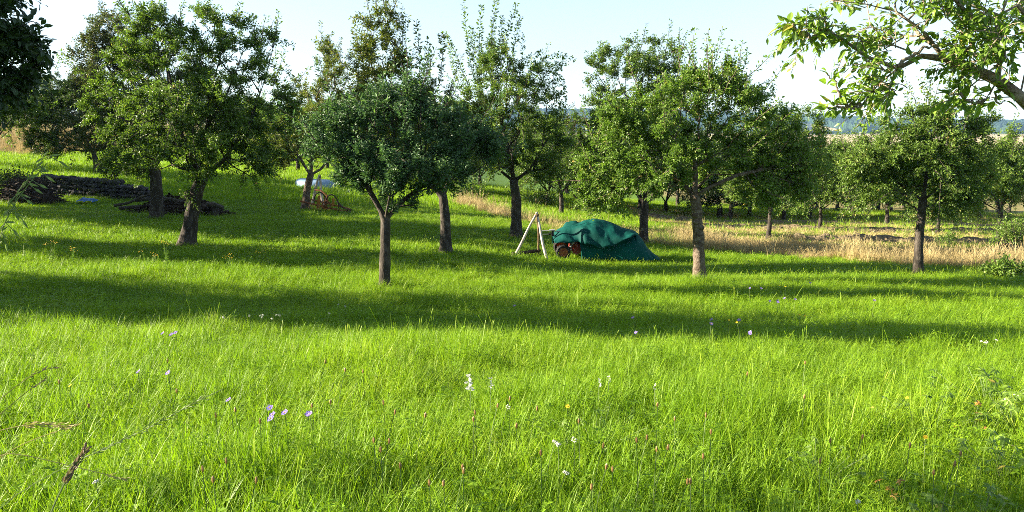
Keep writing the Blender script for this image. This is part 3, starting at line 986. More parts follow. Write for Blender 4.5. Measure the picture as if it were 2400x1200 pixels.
for (px, py, d, r, bl, mt, lab, sd) in back:
    bs = base_of(px, py, d)
    cen = sum(np.array(b_[0]) for b_ in bl) / len(bl)
    fork = bs + np.array([0, 0, max(0.8, 0.45 * (cen[2] - bs[2]))]) + (cen - bs) * np.array([.06, .06, 0])
    st = [np.array([bs, (bs + fork) / 2 + np.array([.03, 0, 0]), fork])] + [np.array([fork, (fork + b_[0]) / 2 + np.array([0, 0, -.1]), b_[0]]) for b_ in bl[:4]]
    make_tree('plum_tree' if 'plum' in lab else ('broadleaf_tree' if 'spreading' in lab else 'apple_tree'), lab, 'tree', sd, bs, st, r, r * .85, bl, tips=(230 if px == 224 else 125) if d < 45 else 80, shoots=7 if d < 45 else 6, per=15,
              shoot_len=.4 if d < 45 else .5, leaf=.085 if d < 45 else .12, mat=mt, apples=0)

# left edge tree, large dark leaves, trunk left of the frame
d = 9.6
bs = np.array([-10.4, 10.0, gz(-10.4, 10.0)])
fk = bs + [0.1, 0, 1.5]
make_tree('walnut_tree', 'dark large leaved tree hanging into the picture at the left edge', 'tree', 40, bs,
          [np.array([bs, bs + [0, 0, .8], fk]), np.array([fk, at(-250, 200, d), at(-80, 150, d)]), np.array([fk, fk + [-.6, .5, 1], fk + [-1, .8, 2]]), np.array([fk, at(-250, 100, d + .8), at(-150, 0, d + 1)]),
           np.array([fk, at(-250, 280, d - .3), at(-60, 225, d - .3)])],
          .2, .16, B(d, (-10, 110, 55, 70, 0, .6), (-110, 180, 110, 75), (-20, 215, 45, 30, 0, .5), (-150, 60, 130, 100), (-200, -60, 180, 120), (-320, 100, 200, 150), (-50, 20, 55, 45), (20, 200, 30, 16, 0, .4, .7)),
          tips=170, shoots=5, per=13, shoot_len=.30, leaf=.10, mat='leaf_walnut', width=.5, detail=1, droop=.35, shaggy=12,
          sprouts=[(L(d, (40, 60), (75, 45), (100, 60)), 26, .1), (L(d, (50, 120), (85, 115), (104, 140)), 26, .1), (L(d, (60, 160), (90, 170), (102, 195)), 22, .1)])


# ------------------------------------------------------------------ copies of generic trees: background rows and the orchard left of the frame
def copy_tree(src, loc, rz, sc, label, group=None, name=None):
    r = src.copy()
    C.objects.link(r)
    r.location, r.rotation_euler, r.scale = tuple(float(v) for v in loc), (0, 0, rz), (sc, sc, sc)
    r['label'] = label
    if group:
        r['group'] = group
    for ch in [c for c in SC.objects if c.parent == src]:
        c = ch.copy()
        C.objects.link(c)
        c.parent = r
    return r


def generic(seed, loc, label, mat, h=5.0, leaf=.10, tips=190, cat='tree', wide=2.9, low=0.8, nm='fruit_tree'):
    rng = np.random.RandomState(seed)
    bs = np.array([loc[0], loc[1], gz(*loc)])
    fk = bs + np.array([rng.uniform(-.1, .1), 0, low])
    cz = (h + low) / 2
    bl = [(bs + [0, 0, cz + .2], (wide * .75, wide * .75, (h - low) * .45), 1)]
    for k in range(7):
        a = k * 2.4 + rng.uniform(-.4, .4)
        rr = wide * rng.uniform(.45, .75)
        bl.append((bs + [rr * math.cos(a), rr * math.sin(a), cz + rng.uniform(-.8, .9)], (wide * .42, wide * .42, .65), 1))
    st = [np.array([bs, (bs + fk) / 2 + [.04, .02, 0], fk])] + [np.array([fk, (fk + b_[0]) / 2, b_[0]]) for b_ in bl[1:5]]
    return make_tree(nm, label, cat, seed, bs, st, .15, .12, bl, tips=tips, shoots=6, per=14, shoot_len=.42, leaf=leaf, mat=mat)


def gp(px, d):
    x = (px - 1200) / F * d
    return (x, d)


GB = 'trees of the rows behind'
g1 = generic(50, gp(1010, 52), 'green orchard tree filling the gap behind the open crowned tree', 'leaf_apple', leaf=.12)
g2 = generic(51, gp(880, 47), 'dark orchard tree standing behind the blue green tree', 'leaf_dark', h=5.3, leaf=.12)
g3 = generic(52, gp(640, 58), 'light green orchard tree on the grass slope left of the yellowing tree', 'leaf_lime', h=4.8, leaf=.12)
rows = [(g, px_, 66 + (px_ * 7) % 9, 1.2, 'tree of the far row, %s' % w_) for g, px_, w_ in ((g2, 1660, 'behind the gap left of the close brown trunks'), (g1, 1745, 'behind the slim reddish trunk on its left'), (g2, 1835, 'above the far meadow strip'), (g1, 1915, 'just left of the gap with the pale field'), (g2, 2000, 'below the pale field in the gap'), (g1, 2090, 'behind the left side of the right apple tree'), (g2, 2180, 'behind the middle of the right apple tree'), (g1, 2265, 'behind the right side of the right apple tree'), (g2, 2345, 'behind the yellow green edge tree'), (g2, 1430, 'behind the covered machine'), (g1, 1530, 'behind the tarpaulin trunk'))]
rows += [(g3, 1640, 52, .95, 'light orchard tree behind the trunk of the large fruiting tree, left side'), (g1, 1720, 60, 1.0, 'orchard tree filling the view right of the fruiting trunk'), (g3, 1900, 50, .85, 'light orchard tree behind the bright small tree at the hay edge'),
        (g1, 1965, 62, 1.0, 'orchard tree behind and right of the bright small tree'), (g3, 2030, 56, .9, 'light orchard tree left behind the pale limbs'), (g3, 2165, 48, .9, 'light orchard tree just behind the right apple trunk'),
        (g1, 2260, 60, 1.0, 'orchard tree behind the thin low trunk at right'), (g3, 2350, 58, 1.0, 'light orchard tree behind the pale trunk at the right edge'), (g2, 1560, 50, .9, 'dark orchard tree between the tarpaulin trunk and the fruiting trunk'), (g2, 1075, 44, .85, 'dark orchard tree low behind the right edge of the blue green tree'), (g1, 1285, 46, .95, 'orchard tree over the tripod, behind its poles'), (g3, 1355, 43, .85, 'light orchard tree just left of the dark rounded tree'),
        (g2, 1450, 44, .9, 'dark orchard tree filling the shade under the dark rounded tree'), (g1, 1760, 50, .95, 'orchard tree behind the slim reddish trunk'), (g2, 1840, 46, .85, 'dark orchard tree right behind the slim reddish trunk'),
        (g3, 2000, 55, .9, 'light orchard tree between the pale limbed tree and the hay edge tree'), (g1, 2300, 52, .9, 'orchard tree behind the yellow green edge tree'), (g2, 2130, 50, .9, 'dark orchard tree behind the lower right apple crown'),
        (g3, 700, 50, .9, 'light orchard tree behind the pale hump and the white poles'), (g1, 1125, 56, .95, 'orchard tree behind the thin shoots of the middle tree'), (g2, 1215, 50, .9, 'dark orchard tree directly behind the stout trunk beside the tripod'),
        (g3, 1410, 55, .9, 'light orchard tree left behind the dark rounded tree'), (g1, 1500, 52, .95, 'orchard tree hidden mostly by the dark rounded tree'),
        (g2, 1590, 58, 1.0, 'dark orchard tree seen between the tarpaulin tree and the large fruiting tree'),
        (g1, 770, 62, 1.1, 'far orchard tree behind the pale tarpaulin hump'), (g2, 540, 60, 1.1, 'dark far orchard tree behind the right side of the leaning tree'),
        (g3, 330, 66, 1.0, 'light far tree on the slope behind the reddish grey crown'), (g1, 1930, 85, 1.25, 'far green tree under the small pale hill field'),
        (g2, 1985, 95, 1.35, 'far dark tree standing in the gap left of the right apple tree'), (g3, 2050, 90, 1.3, 'far light tree behind the pale limbed apple tree'),
        (g1, 2120, 100, 1.35, 'far tree behind the crown of the right apple tree, beside the stubble'), (g2, 2210, 88, 1.3, 'far dark tree seen right of the slim dark trunk'),
        (g3, 2285, 95, 1.3, 'far light tree left of the yellow green edge tree'), (g1, 2370, 85, 1.3, 'far tree behind the yellow green tree at the right edge'),
        (g2, 1850, 80, 1.2, 'far dark tree behind the right side of the large fruiting tree'), (g3, 1770, 90, 1.2, 'far light tree behind the trunk of the large fruiting tree'),
        (g2, 1680, 85, 1.2, 'far dark tree behind the close pair of brown trunks'), (g1, 40, 70, 1.0, 'tree on the hilltop beyond the dry slope at far left'),
        (g2, 120, 58, 1.1, 'dark tree on the slope edge right of the dry patch at far left')]
for k, (src, px, d, sc_, lab) in enumerate(rows):
    x, y = gp(px, d)
    copy_tree(src, (x, y, gz(x, y)), k * 1.9 + .5, sc_, lab, GB)
for g_ in (g1, g2, g3):
    g_['group'] = GB
# the orchard goes on left of the frame: these trees throw the long shade bands
GL = 'orchard trees left outside the picture'
LL = 'orchard tree standing left outside the picture'
gl = generic(60, (-13.5, 11.0), LL, 'leaf_apple', h=6.0, wide=2.6, tips=200)
gl['group'] = GL
for k, (x, y, sc_) in enumerate([(-18.8, 10.9, .9), (-14.3, 18.4, .78), (-19.5, 18.4, .8), (-19.6, 24.6, 1.1), (-24, 25.5, 1.2), (-23.8, 30.5, 1.05), (-27, 27.5, 1.2), (-26.5, 33.3, 1.2), (-31, 35.5, 1.3), (-26, 39, 1.0), (-34, 44, 1.1), (-24, 11.5, 1.1)]):
    copy_tree(gl, (x, y, gz(x, y)), k * 1.3, sc_, LL, GL)
gh = generic(61, (-5.2, 2.2), LL, 'leaf_apple', h=5.0, wide=1.75, low=2.5, tips=120)
gh['group'] = GL

TIPK, SHOOTK, LEAFK = 1.0, 1.35, 1.0
# ------------------------------------------------------------------ pear branch hanging in from the right
d = 4.6
bs = np.array([5.0, 4.3, gz(5.0, 4.3)])
fk = at(2560, 420, d)
st = [np.array([bs, bs + [-.05, .1, 1.0], fk]),
      np.array([fk, at(2470, 310, d), at(2400, 235, d), at(2345, 190, d), at(2290, 165, d + .05), at(2240, 145, d + .05), at(2190, 130, d), at(2150, 132, d - .02), at(2105, 160, d - .05)]),
      np.array([at(2195, 130, d), at(2180, 90, d - .03), at(2140, 50, d - .05), at(2090, 22, d - .05), at(2050, 8, d), at(2000, 10, d), at(1950, 0, d)]),
      np.array([at(2105, 160, d - .05), at(2060, 160, d), at(2030, 130, d + .03), at(1990, 98, d + .05), at(1950, 80, d + .05), at(1900, 60, d + .05)]),
      np.array([at(2125, 145, d), at(2110, 125, d + .1), at(2085, 96, d + .15), at(2040, 60, d + .2)]),
      np.array([at(2105, 160, d - .05), at(2070, 185, d - .1), at(2045, 215, d - .1), at(2030, 240, d - .1), at(1995, 262, d - .1), at(1960, 245, d - .1)]),
      np.array([fk, at(2520, 200, d + .2), at(2420, 60, d + .3), at(2380, 5, d + .3), at(2330, 45, d + .25), at(2300, 65, d + .2)]),
      np.array([at(2380, 5, d + .3), at(2420, -60, d + .3), at(2500, -120, d + .3)]),
      np.array([at(2345, 190, d), at(2335, 220, d - .05), at(2300, 240, d - .05), at(2240, 232, d - .05)]),
      np.array([fk, at(2600, 150, d + .3), at(2640, -200, d + .4)])]
pb = B(d, (1960, 60, 75, 40, 0, .22), (1900, 55, 35, 30, 0, .15), (2060, 55, 75, 45, .1, .25), (2160, 25, 90, 30, 0, .25), (2240, 50, 60, 45, 0, .25, 1.6), (2280, 110, 70, 50, -.05, .25, 2.2), (2300, 170, 65, 50, -.05, .25, 2.6),
       (2060, 180, 55, 30, -.1, .22), (2030, 215, 45, 25, -.1, .2), (2090, 215, 45, 20, -.1, .2), (2100, 90, 50, 35, .15, .25), (2360, 60, 40, 40, .2, .25), (2330, 225, 40, 18, 0, .2), (2380, 100, 40, 50, .2, .3),
       (2480, 60, 70, 90, .3, .5), (2560, -60, 150, 110, .4, .6), (2640, 200, 110, 120, .3, .6), (2300, -60, 120, 50, .2, .4), (2100, -50, 120, 40, .1, .3))
make_tree('pear_tree', 'near pear tree branch with pale bark and glossy leaves reaching in at the upper right', 'tree', 70, bs, st, .14, .070, pb, tips=150, shoots=3, per=9, shoot_len=.17, leaf=.057, mat='leaf_pear',
          bark='bark_pear', width=.46, detail=1, droop=.35, up=.1, start_frac=2.0, wiggle=.012, limb_k=.62, bias=.2, spread=.7, shaggy=0,
          sprouts=[(L(d - .1, (2000, 262), (1965, 240), (1945, 215), (1925, 190)), 20, .05), (L(d - .1, (1995, 262), (1965, 258), (1935, 262)), 12, .07), (L(d, (1900, 70), (1870, 60), (1848, 68)), 18, .07),
                   (L(d, (1910, 90), (1930, 98), (1960, 96)), 14, .06), (L(d - .05, (2300, 240), (2260, 236), (2225, 222)), 20, .07), (L(d, (2340, 225), (2352, 245), (2365, 240)), 10, .07),
                   (L(d - .1, (2110, 155), (2150, 115), (2230, 92)), 4, .06)])


# ------------------------------------------------------------------ grass
def blade_mesh(rng, n, h, w, spread, bend, seg=3, lean=0.25):
    Vs, Fs, tints, k0 = [], [], [], 0
    for i in range(n):
        a, r = rng.uniform(0, 6.28), spread * math.sqrt(rng.rand())
        p = np.array([r * math.cos(a), r * math.sin(a), 0])
        hh = h * rng.uniform(.55, 1.15)
        fa = rng.uniform(0, 6.28)
        dv = np.array([math.cos(fa), math.sin(fa), 0])
        sd = np.array([-dv[1], dv[0], 0])
        ta = rng.uniform(-1, 1)
        sd = sd * math.cos(ta) + dv * math.sin(ta) * .6
        le, bb = rng.uniform(0, lean), bend * rng.uniform(.2, 1.3)
        ww = w * rng.uniform(.6, 1.25)
        vs = []
        for s in range(seg + 1):
            t = s / seg
            c = p + np.array([0, 0, 1]) * hh * (t - .28 * bb * t * t) + dv * hh * (le * t + bb * t ** 2.2)
            wd = ww * (1 - t ** 1.6) * .5
            if s == seg:
                vs.append(c)
            else:
                vs += [c - sd * wd, c + sd * wd]
        Vs += vs
        for s in range(seg - 1):
            b0 = k0 + 2 * s
            Fs.append(('q', [b0, b0 + 1, b0 + 3, b0 + 2]))
        b0 = k0 + 2 * (seg - 1)
        Fs.append(('t', [b0, b0 + 1, b0 + 2]))
        tints += [rng.rand()] * seg
        k0 += len(vs)
    return np.array(Vs), Fs, tints


def tuft(name, coll, mat, rng, n, h, w, spread, bend, seg=3, heads=0, lean=.25, leaves=0, headmat=None):
    V, Fs, ti = blade_mesh(rng, n, h, w, spread, bend, seg, lean)
    mb = MB()
    f3 = [f for k, f in Fs if k == 't']
    f4 = [f for k, f in Fs if k == 'q']
    mb.add(V, f3, f4)
    tt = [t for (k, f), t in zip(Fs, ti) if k == 't'] + [t for (k, f), t in zip(Fs, ti) if k == 'q']
    n3, n4 = len(f3), len(f4)
    e3, e4 = [], []
    for i in range(heads):                              # seed stalks: a thin stem and a slim flower head
        a = rng.uniform(0, 6.28)
        hh = h * rng.uniform(1.1, 1.45)
        le = rng.uniform(.05, .3)
        p0 = np.array([math.cos(a), math.sin(a), 0]) * spread * .5
        dv = np.array([math.cos(a + 1), math.sin(a + 1), 0])
        t = np.linspace(0, 1, 5)[:, None]
        P = p0 + np.array([0, 0, hh]) * t + dv * hh * le * t ** 2
        before3, before4 = sum(map(len, mb.F3)), sum(map(len, mb.F4))
        mb.tube(P, [w * .22] * 5, 3, cap=False)
        tip = P[-1]
        dr_ = (P[-1] - P[-2]) / np.linalg.norm(P[-1] - P[-2])
        hl = hh * rng.uniform(.12, .22)
        mb.tube(tip + dr_ * np.linspace(0, hl, 4)[:, None], np.array([.2, .55, .45, .1]) * w * .75, 4, cap=False)
        e4 += [.95] * (sum(map(len, mb.F4)) - before4)
    for i in range(leaves):                             # small clover and herb leaves between the blades
        a, r = rng.uniform(0, 6.28), spread * math.sqrt(rng.rand()) * 1.2
        c = np.array([r * math.cos(a), r * math.sin(a), h * rng.uniform(.35, .8)])
        for k in range(3):
            aa = a + k * 2.09
            D = np.array([[math.cos(aa), math.sin(aa), rng.uniform(-.2, .3)]])
            v, f, _, _ = leaves_mesh(c[None], D, np.array([[0, 0, 1.0]]), np.array([w * rng.uniform(3, 5)]), .75, 0, .1)
            mb.add(v, f)
            e3 += [rng.uniform(.1, .6)] * len(f)
    tv = tt[:n3] + e3 + tt[n3:] + e4
    o = mb.build(name, mat, attrs={'tint': ('FACE', tv)})
    C.objects.unlink(o)
    coll.objects.link(o)
    return o


def scatter(name, coll, pts, idx_, rot, scl, label, cat):
    me = bpy.data.meshes.new(name)
    me.vertices.add(len(pts))
    me.vertices.foreach_set('co', np.asarray(pts, np.float32).ravel())
    for k, ty, arr, f in (('idx', 'INT', idx_, 'value'), ('rot', 'FLOAT_VECTOR', rot, 'vector'), ('scl', 'FLOAT_VECTOR', scl, 'vector')):
        a = me.attributes.new(k, ty, 'POINT')
        a.data.foreach_set(f, np.asarray(arr, np.int32 if ty == 'INT' else np.float32).ravel())
    o = bpy.data.objects.new(name, me)
    C.objects.link(o)
    ng = bpy.data.node_groups.new(name, 'GeometryNodeTree')
    ng.interface.new_socket('Geometry', in_out='INPUT', socket_type='NodeSocketGeometry')
    ng.interface.new_socket('Geometry', in_out='OUTPUT', socket_type='NodeSocketGeometry')
    nd = ng.nodes
    gi, gout = nd.new('NodeGroupInput'), nd.new('NodeGroupOutput')
    ci = nd.new('GeometryNodeCollectionInfo')
    ci.inputs['Collection'].default_value = coll
    ci.inputs['Separate Children'].default_value = True
    ci.inputs['Reset Children'].default_value = True
    io = nd.new('GeometryNodeInstanceOnPoints')
    io.inputs['Pick Instance'].default_value = True

    def named(n_, t_):
        x = nd.new('GeometryNodeInputNamedAttribute')
        x.data_type = t_
        x.inputs['Name'].default_value = n_
        return x.outputs['Attribute']
    ng.links.new(gi.outputs[0], io.inputs['Points'])
    ng.links.new(ci.outputs[0], io.inputs['Instance'])
    ng.links.new(named('idx', 'INT'), io.inputs['Instance Index'])
    e2r = nd.new('FunctionNodeEulerToRotation')
    ng.links.new(named('rot', 'FLOAT_VECTOR'), e2r.inputs[0])
    ng.links.new(e2r.outputs[0], io.inputs['Rotation'])
    ng.links.new(named('scl', 'FLOAT_VECTOR'), io.inputs['Scale'])
    ng.links.new(io.outputs[0], gout.inputs[0])
    md = o.modifiers.new('scatter', 'NODES')
    md.node_group = ng
    o['kind'] = 'stuff'
    tag(o, label, cat)
    return o


rg = np.random.RandomState(99)
cn, cm, cf, cs, csf = (bpy.data.collections.new(n_) for n_ in ('grass_near', 'grass_middle', 'grass_far', 'straw_near', 'straw_far'))
for k in range(8):
    tuft('grass_tuft_%s' % 'abcdefgh'[k], cn, M['grass'], rg, 18, .27, .0058, .075, .38, 4, heads=0, leaves=[0, 2, 0, 4, 1, 0, 2, 0][k])
tuft('grass_tuft_i', cn, M['grass'], rg, 9, .27, .0075, .07, .4, 4, heads=1)
tuft('grass_tuft_j', cn, M['grass'], rg, 9, .27, .006, .07, .5, 4, heads=2)
for k in range(6):
    tuft('meadow_tuft_%s' % 'abcdef'[k], cm, M['grass'], rg, 22, .26, .011, .15, .4, 3, heads=[0, 0, 0, 1, 0, 2][k], leaves=[0, 4, 0, 3, 2, 0][k])
for k in range(4):
    tuft('far_tuft_%s' % 'abcd'[k], cf, M['grass'], rg, 34, .24, .022, .34, .4, 2, heads=[0, 0, 1, 0][k])
for k in range(5):
    tuft('straw_tuft_%s' % 'abcde'[k], cs, M['straw'], rg, 20, .46, .009, .16, .5, 3, heads=[2, 3, 4, 3, 2][k], lean=.45)
for k in range(3):
    tuft('hay_tuft_%s' % 'abc'[k], csf, M['straw'], rg, 30, .15, .02, .35, .9, 2, lean=1.1)


def wedge(y0, y1, dens, margin=2.5, half=0.72):
    amax = (half * y1 + margin) * 2
    n = int(dens * amax * (y1 - y0))
    y = rg.uniform(y0, y1, n)
    x = rg.uniform(-amax / 2, amax / 2, n)
    k = np.abs(x) < half * y + margin
    return x[k], y[k]


def rotscl(n, smin, smax, tilt=.12):
    rot = np.c_[rg.normal(0, tilt, n), rg.normal(0, tilt, n), rg.uniform(0, 6.28, n)]
    s = rg.uniform(smin, smax, n)
    return rot, np.c_[s, s, s * rg.uniform(.85, 1.15, n)]


def lay_grass(name, coll, x, y, nvar, smin, smax, label, cat='grass', weights=None, hmul=None, sink=.01):
    rot, scl = rotscl(len(x), smin, smax)
    if hmul is not None:
        scl[:, 2] *= hmul
    ii = rg.choice(nvar, len(x), p=weights)
    scatter(name, coll, np.c_[x, y, ground(x, y) - sink], ii, rot, scl, label, cat)


def patchy(x, y, s=.8, seed=21):
    return .78 + .5 * vnoise(x * s + 50, y * s + 50, seed) * vnoise(x * s * 3 + 50, y * s * 3 + 20, seed + 1) * 2


x, y = wedge(1.3, 9.0, 300)
k = rg.rand(len(x)) > dry_mask(x, y)
x, y = x[k], y[k]
lay_grass('grass', cn, x, y, 10, .8, 1.25, 'bright green tall meadow grass in front', hmul=patchy(x, y) * .8, weights=[.12] * 8 + [.025, .015])
x, y = wedge(9.0, 17.5, 150)
k = rg.rand(len(x)) > dry_mask(x, y)
x, y = x[k], y[k]
lay_grass('grass', cn, x, y, 10, 1.0, 1.5, 'meadow grass crossed by the broad shade band', hmul=patchy(x, y) * .54, weights=[.118] * 8 + [.03, .026])
x, y = wedge(17.5, 34, 55)
k = rg.rand(len(x)) > dry_mask(x, y)
x, y = x[k], y[k]
lay_grass('grass', cm, x, y, 6, .85, 1.3, 'meadow grass between the orchard trunks', hmul=patchy(x, y) * .46)
x, y = wedge(34, 85, 11, margin=4)
k = rg.rand(len(x)) > dry_mask(x, y) + field_mask(x, y)
x, y = x[k], y[k]
lay_grass('grass', cf, x, y, 4, .8, 1.3, 'grass of the slope behind the orchard trunks')
# tall dry grass along the meadow edge
x, y = wedge(15, 45, 48)
e = y - edge_y(x)
k = (rg.rand(len(x)) < dry_mask(x, y)) & (e < 4.5 + 1.5 * vnoise(x * .7, y * .7, 5)) & (x > -5) & (rg.rand(len(x)) < np.where(x > 6, 1, .55))
x, y = x[k], y[k]
lay_grass('dry_grass', cs, x, y, 5, .7, 1.25, 'tall straw coloured dry grass along the meadow edge', 'dry grass', hmul=.32 + .8 * vnoise(x * .9 + 7, y * .9 + 3, 31) ** 1.7)
x, y = wedge(22, 60, 9, margin=4)
e = y - edge_y(x)
k = (rg.rand(len(x)) < dry_mask(x, y)) & (e > 3.5) & (x > 3)
x, y = x[k], y[k]
lay_grass('mown_hay', csf, x, y, 3, .7, 1.2, 'mown hay lying on the stubble behind the dry grass', 'hay')
x = rg.uniform(-52, -28, 2600)
y = rg.uniform(48, 80, 2600)
k = rg.rand(len(x)) < dry_mask(x, y)
lay_grass('dry_grass', cs, x[k], y[k], 5, 1.0, 1.6, 'brown dry grass on the far left slope', 'dry grass')


# ------------------------------------------------------------------ things on the meadow
M['tarp'] = noise_mat('tarp', [(0.3, (.0005, .042, .036)), (0.55, (.001, .060, .050)), (0.74, (.002, .085, .068))], scale=1.6, rough=0.75, detail=4, bump=0.012, bscale=6, spec=.12)
M['tarp_faded'] = noise_mat('tarp_faded', [(0.35, (.0005, .040, .035)), (0.6, (.001, .056, .047)), (0.76, (.006, .14, .10))], scale=2.2, rough=0.72, detail=5, bump=0.012, bscale=5, spec=.12)
M['tyre'] = flat_mat('tyre', (.018, .017, .016), .8)
M['orange'] = flat_mat('orange_paint', (.30, .10, .035), .6, var=.4, scale=14)
M['red'] = flat_mat('red_paint', (.22, .035, .024), .55, var=.4, scale=12)
M['pink'] = flat_mat('faded_red_paint', (.45, .18, .15), .6, var=.3)
M['grey_steel'] = flat_mat('grey_steel', (.40, .40, .38), .4, .3)
M['black'] = flat_mat('black_plastic', (.02, .02, .02), .5)
M['pole'] = noise_mat('pole_wood', [(0.3, (.22, .18, .13)), (0.5, (.44, .39, .33)), (0.7, (.58, .54, .47))], scale=6, rough=.8, stretch=(1, 1, .3), bump=.006)
M['pole_dark'] = noise_mat('old_wood', [(0.3, (.07, .045, .025)), (0.6, (.20, .13, .07)), (0.8, (.30, .2, .12))], scale=9, rough=.9)
M['rust'] = noise_mat('rust', [(0.3, (.07, .03, .018)), (0.5, (.20, .075, .03)), (0.72, (.38, .16, .04))], scale=11, rough=.9, bump=.006)
M['rust_dark'] = noise_mat('dark_rust', [(0.3, (.03, .02, .016)), (0.7, (.09, .05, .035))], scale=12, rough=.85)
M['rust_orange'] = noise_mat('orange_rust', [(0.3, (.30, .12, .03)), (0.7, (.50, .26, .06))], scale=10, rough=.85)
M['stone'] = noise_mat('stone', [(0.3, (.018, .017, .018)), (0.5, (.05, .048, .05)), (0.72, (.12, .115, .115))], scale=5, rough=.95, bump=.03)
M['deadwood'] = noise_mat('deadwood', [(0.3, (.02, .015, .012)), (0.6, (.06, .045, .035)), (0.8, (.13, .11, .09))], scale=8, rough=.95)
M['log'] = noise_mat('log', [(0.3, (.03, .025, .02)), (0.6, (.08, .07, .06)), (0.8, (.16, .14, .12))], scale=8, rough=.95, bump=.02)
M['paleblue'] = noise_mat('pale_blue_sheet', [(0.3, (.15, .24, .36)), (0.7, (.22, .32, .44))], scale=1.2, rough=.45, bump=.02, bscale=3)
M['blue'] = flat_mat('blue_plastic', (.04, .13, .34), .5, var=.4, scale=4)
M['pylon'] = flat_mat('pylon_steel', (.35, .38, .42), .6)

# --- pole tripods
def tripod(d, top, feet, label, r=.038, bar=None):
    b3 = [at(*f[:2], d + f[2]) for f in feet]
    b3 = [np.array([p[0], p[1], gz(p[0], p[1]) - .03]) for p in b3]
    T = at(*top, d + .25)
    root = thing('pole_tripod', label, 'tripod', sum(b3) / 3, 'pole tripods on the meadow')
    for i, p in enumerate(b3):
        mb = MB()
        ov = (T - p) / np.linalg.norm(T - p)
        s = np.linspace(0, 1, 9)[:, None]
        P = p + (T + ov * .06 - p) * s + np.array([.012, .01, 0]) * np.sin(s * 7 + i * 2) + np.array([(i - 1) * .02, (i - 1) * .03, 0])
        mb.tube(P, np.linspace(r * (1.1 if i < 2 else .75), r * .75, 9), 9, wob=.06)
        mb.build('pole', M['pole'] if i < 2 else M['pole_dark'], root, loc=p, smooth_shade=True)
    mb = MB()
    for k in range(3):
        a = np.linspace(0, 2 * math.pi, 13)
        mb.tube(np.c_[T[0] + .065 * np.cos(a), T[1] + .065 * np.sin(a), np.full(13, T[2] - .05 + k * .022)], .009, 5, cap=False)
    mb.build('binding', M['pole_dark'], root, loc=T)
    if bar:
        mb = MB()
        p, q_ = b3[bar[0]] + [0, 0, .12], b3[bar[1]] + [0, 0, .15]
        mb.tube(p + (q_ - p) * np.linspace(-.08, 1.05, 6)[:, None], [.05, .05, .045, .045, .05, .045], 8, wob=.1)
        mb.build('crossbar', M['deadwood'], root, loc=p)
    return root


tripod(21.7, (1258, 502), [(1205, 612, 0), (1283, 618, -.25), (1262, 600, .75)], 'tripod of three pale debarked poles beside the covered machine', bar=(0, 2))
tripod(33.0, (749, 413), [(729, 448, 0), (757, 463, -.2), (749, 458, .8)], 'tripod of white poles standing behind the rusty hay rake', r=.055)

# --- walking tractor under two tarpaulins
d = 21.9
U = d / F
O = at(1300, 612, d)
O[2] = gz(O[0], O[1])


def lx(px):
    return (px - 1300) * U


PXT = np.array([1299, 1303, 1312, 1325, 1350, 1375, 1395, 1420, 1440, 1465, 1490, 1500, 1512, 1525, 1540, 1549])
PYT = np.array([566, 555, 547, 541, 534, 526, 521, 524, 531, 543, 549, 553, 567, 588, 602, 608])
top_z = lambda px: (613 - np.interp(px, PXT, PYT)) * U
PXH = np.array([1299, 1303, 1320, 1345, 1357, 1366, 1380, 1400, 1415, 1435, 1460, 1485, 1500])
PYH = np.array([572, 576, 571, 573, 568, 571, 575, 581, 583, 577, 566, 554, 553])
hem_z = lambda px: (613 - np.interp(px, PXH, PYH)) * U
nu, nv = 90, 40
pxs = np.linspace(1299, 1499, nu)
v = np.linspace(0, 1, nv)
PXg, Vg = np.meshgrid(pxs, v, indexing='ij')
tz, hz = top_z(PXg), np.minimum(hem_z(PXg), top_z(PXg) - .02)
yr = .62 + .08 * np.sin(PXg * .03)
front = Vg < .62
tf = np.clip(Vg / .62, 0, 1)
tb = np.clip((Vg - .62) / .38, 0, 1)
yf = -.02 + .03 * np.sin(PXg * .055 + 1) * (1 - tf) - .19 * smooth(1354, 1372, PXg) * smooth(1494, 1470, PXg)
Yg = np.where(front, yf + (yr - yf) * tf ** 1.35, yr + (1.22 - yr) * np.sin(tb * math.pi / 2) ** 1.2)
Zg = np.where(front, hz + (tz - hz) * np.sin(tf * math.pi / 2) ** .85, tz + (.30 - tz) * (1 - np.cos(tb * math.pi / 2)) ** 1.1)
boxb = smooth(1322, 1331, PXg) * smooth(1362, 1352, PXg) * smooth(.52, .60, Vg) * smooth(.86, .74, Vg)
Zg = Zg + boxb * (.08 + .03 * (1350 - PXg) / 30)
fold = .018 * np.sin(PXg * .16 + 5 * tf + 2 * np.sin(tf * 5)) * (1 - tf) * front + .022 * (vnoise(PXg / 16, Vg * 5, 12) - .5)
fold += .025 * np.sin((PXg - 1420) * .05 + tf * 9) * np.exp(-((tf - .45) / .3) ** 2) * front
crease = lambda a_, b_, sd: np.clip(1 - np.abs(2 * vnoise(a_ + 20, b_ + 20, sd) - 1) * 2.2, 0, 1) ** 2
fold += .008 * crease(PXg / 24 + tf * 1.5, Vg * 3 + PXg / 60, 71) + .004 * crease(PXg / 9, Vg * 6, 72)
Zg, Yg = Zg + fold, Yg - fold * .9
ends = smooth(1303, 1299, PXg)
Xg = lx(PXg) + .06 * ends * 0
idx = np.arange(nu * nv).reshape(nu, nv)
quads = np.stack([idx[:-1, :-1], idx[1:, :-1], idx[1:, 1:], idx[:-1, 1:]], -1).reshape(-1, 4)


def tarp(name, X, Y, Z, mat, label, thick=.012):
    V = np.c_[X.ravel(), Y.ravel(), Z.ravel()] + O
    o = mesh_obj(name, V, [quads], mat, smooth_shade=True, loc=O)
    m = o.modifiers.new('thickness', 'SOLIDIFY')
    m.thickness = thick
    m.offset = 1
    return tag(o, label, 'tarpaulin')


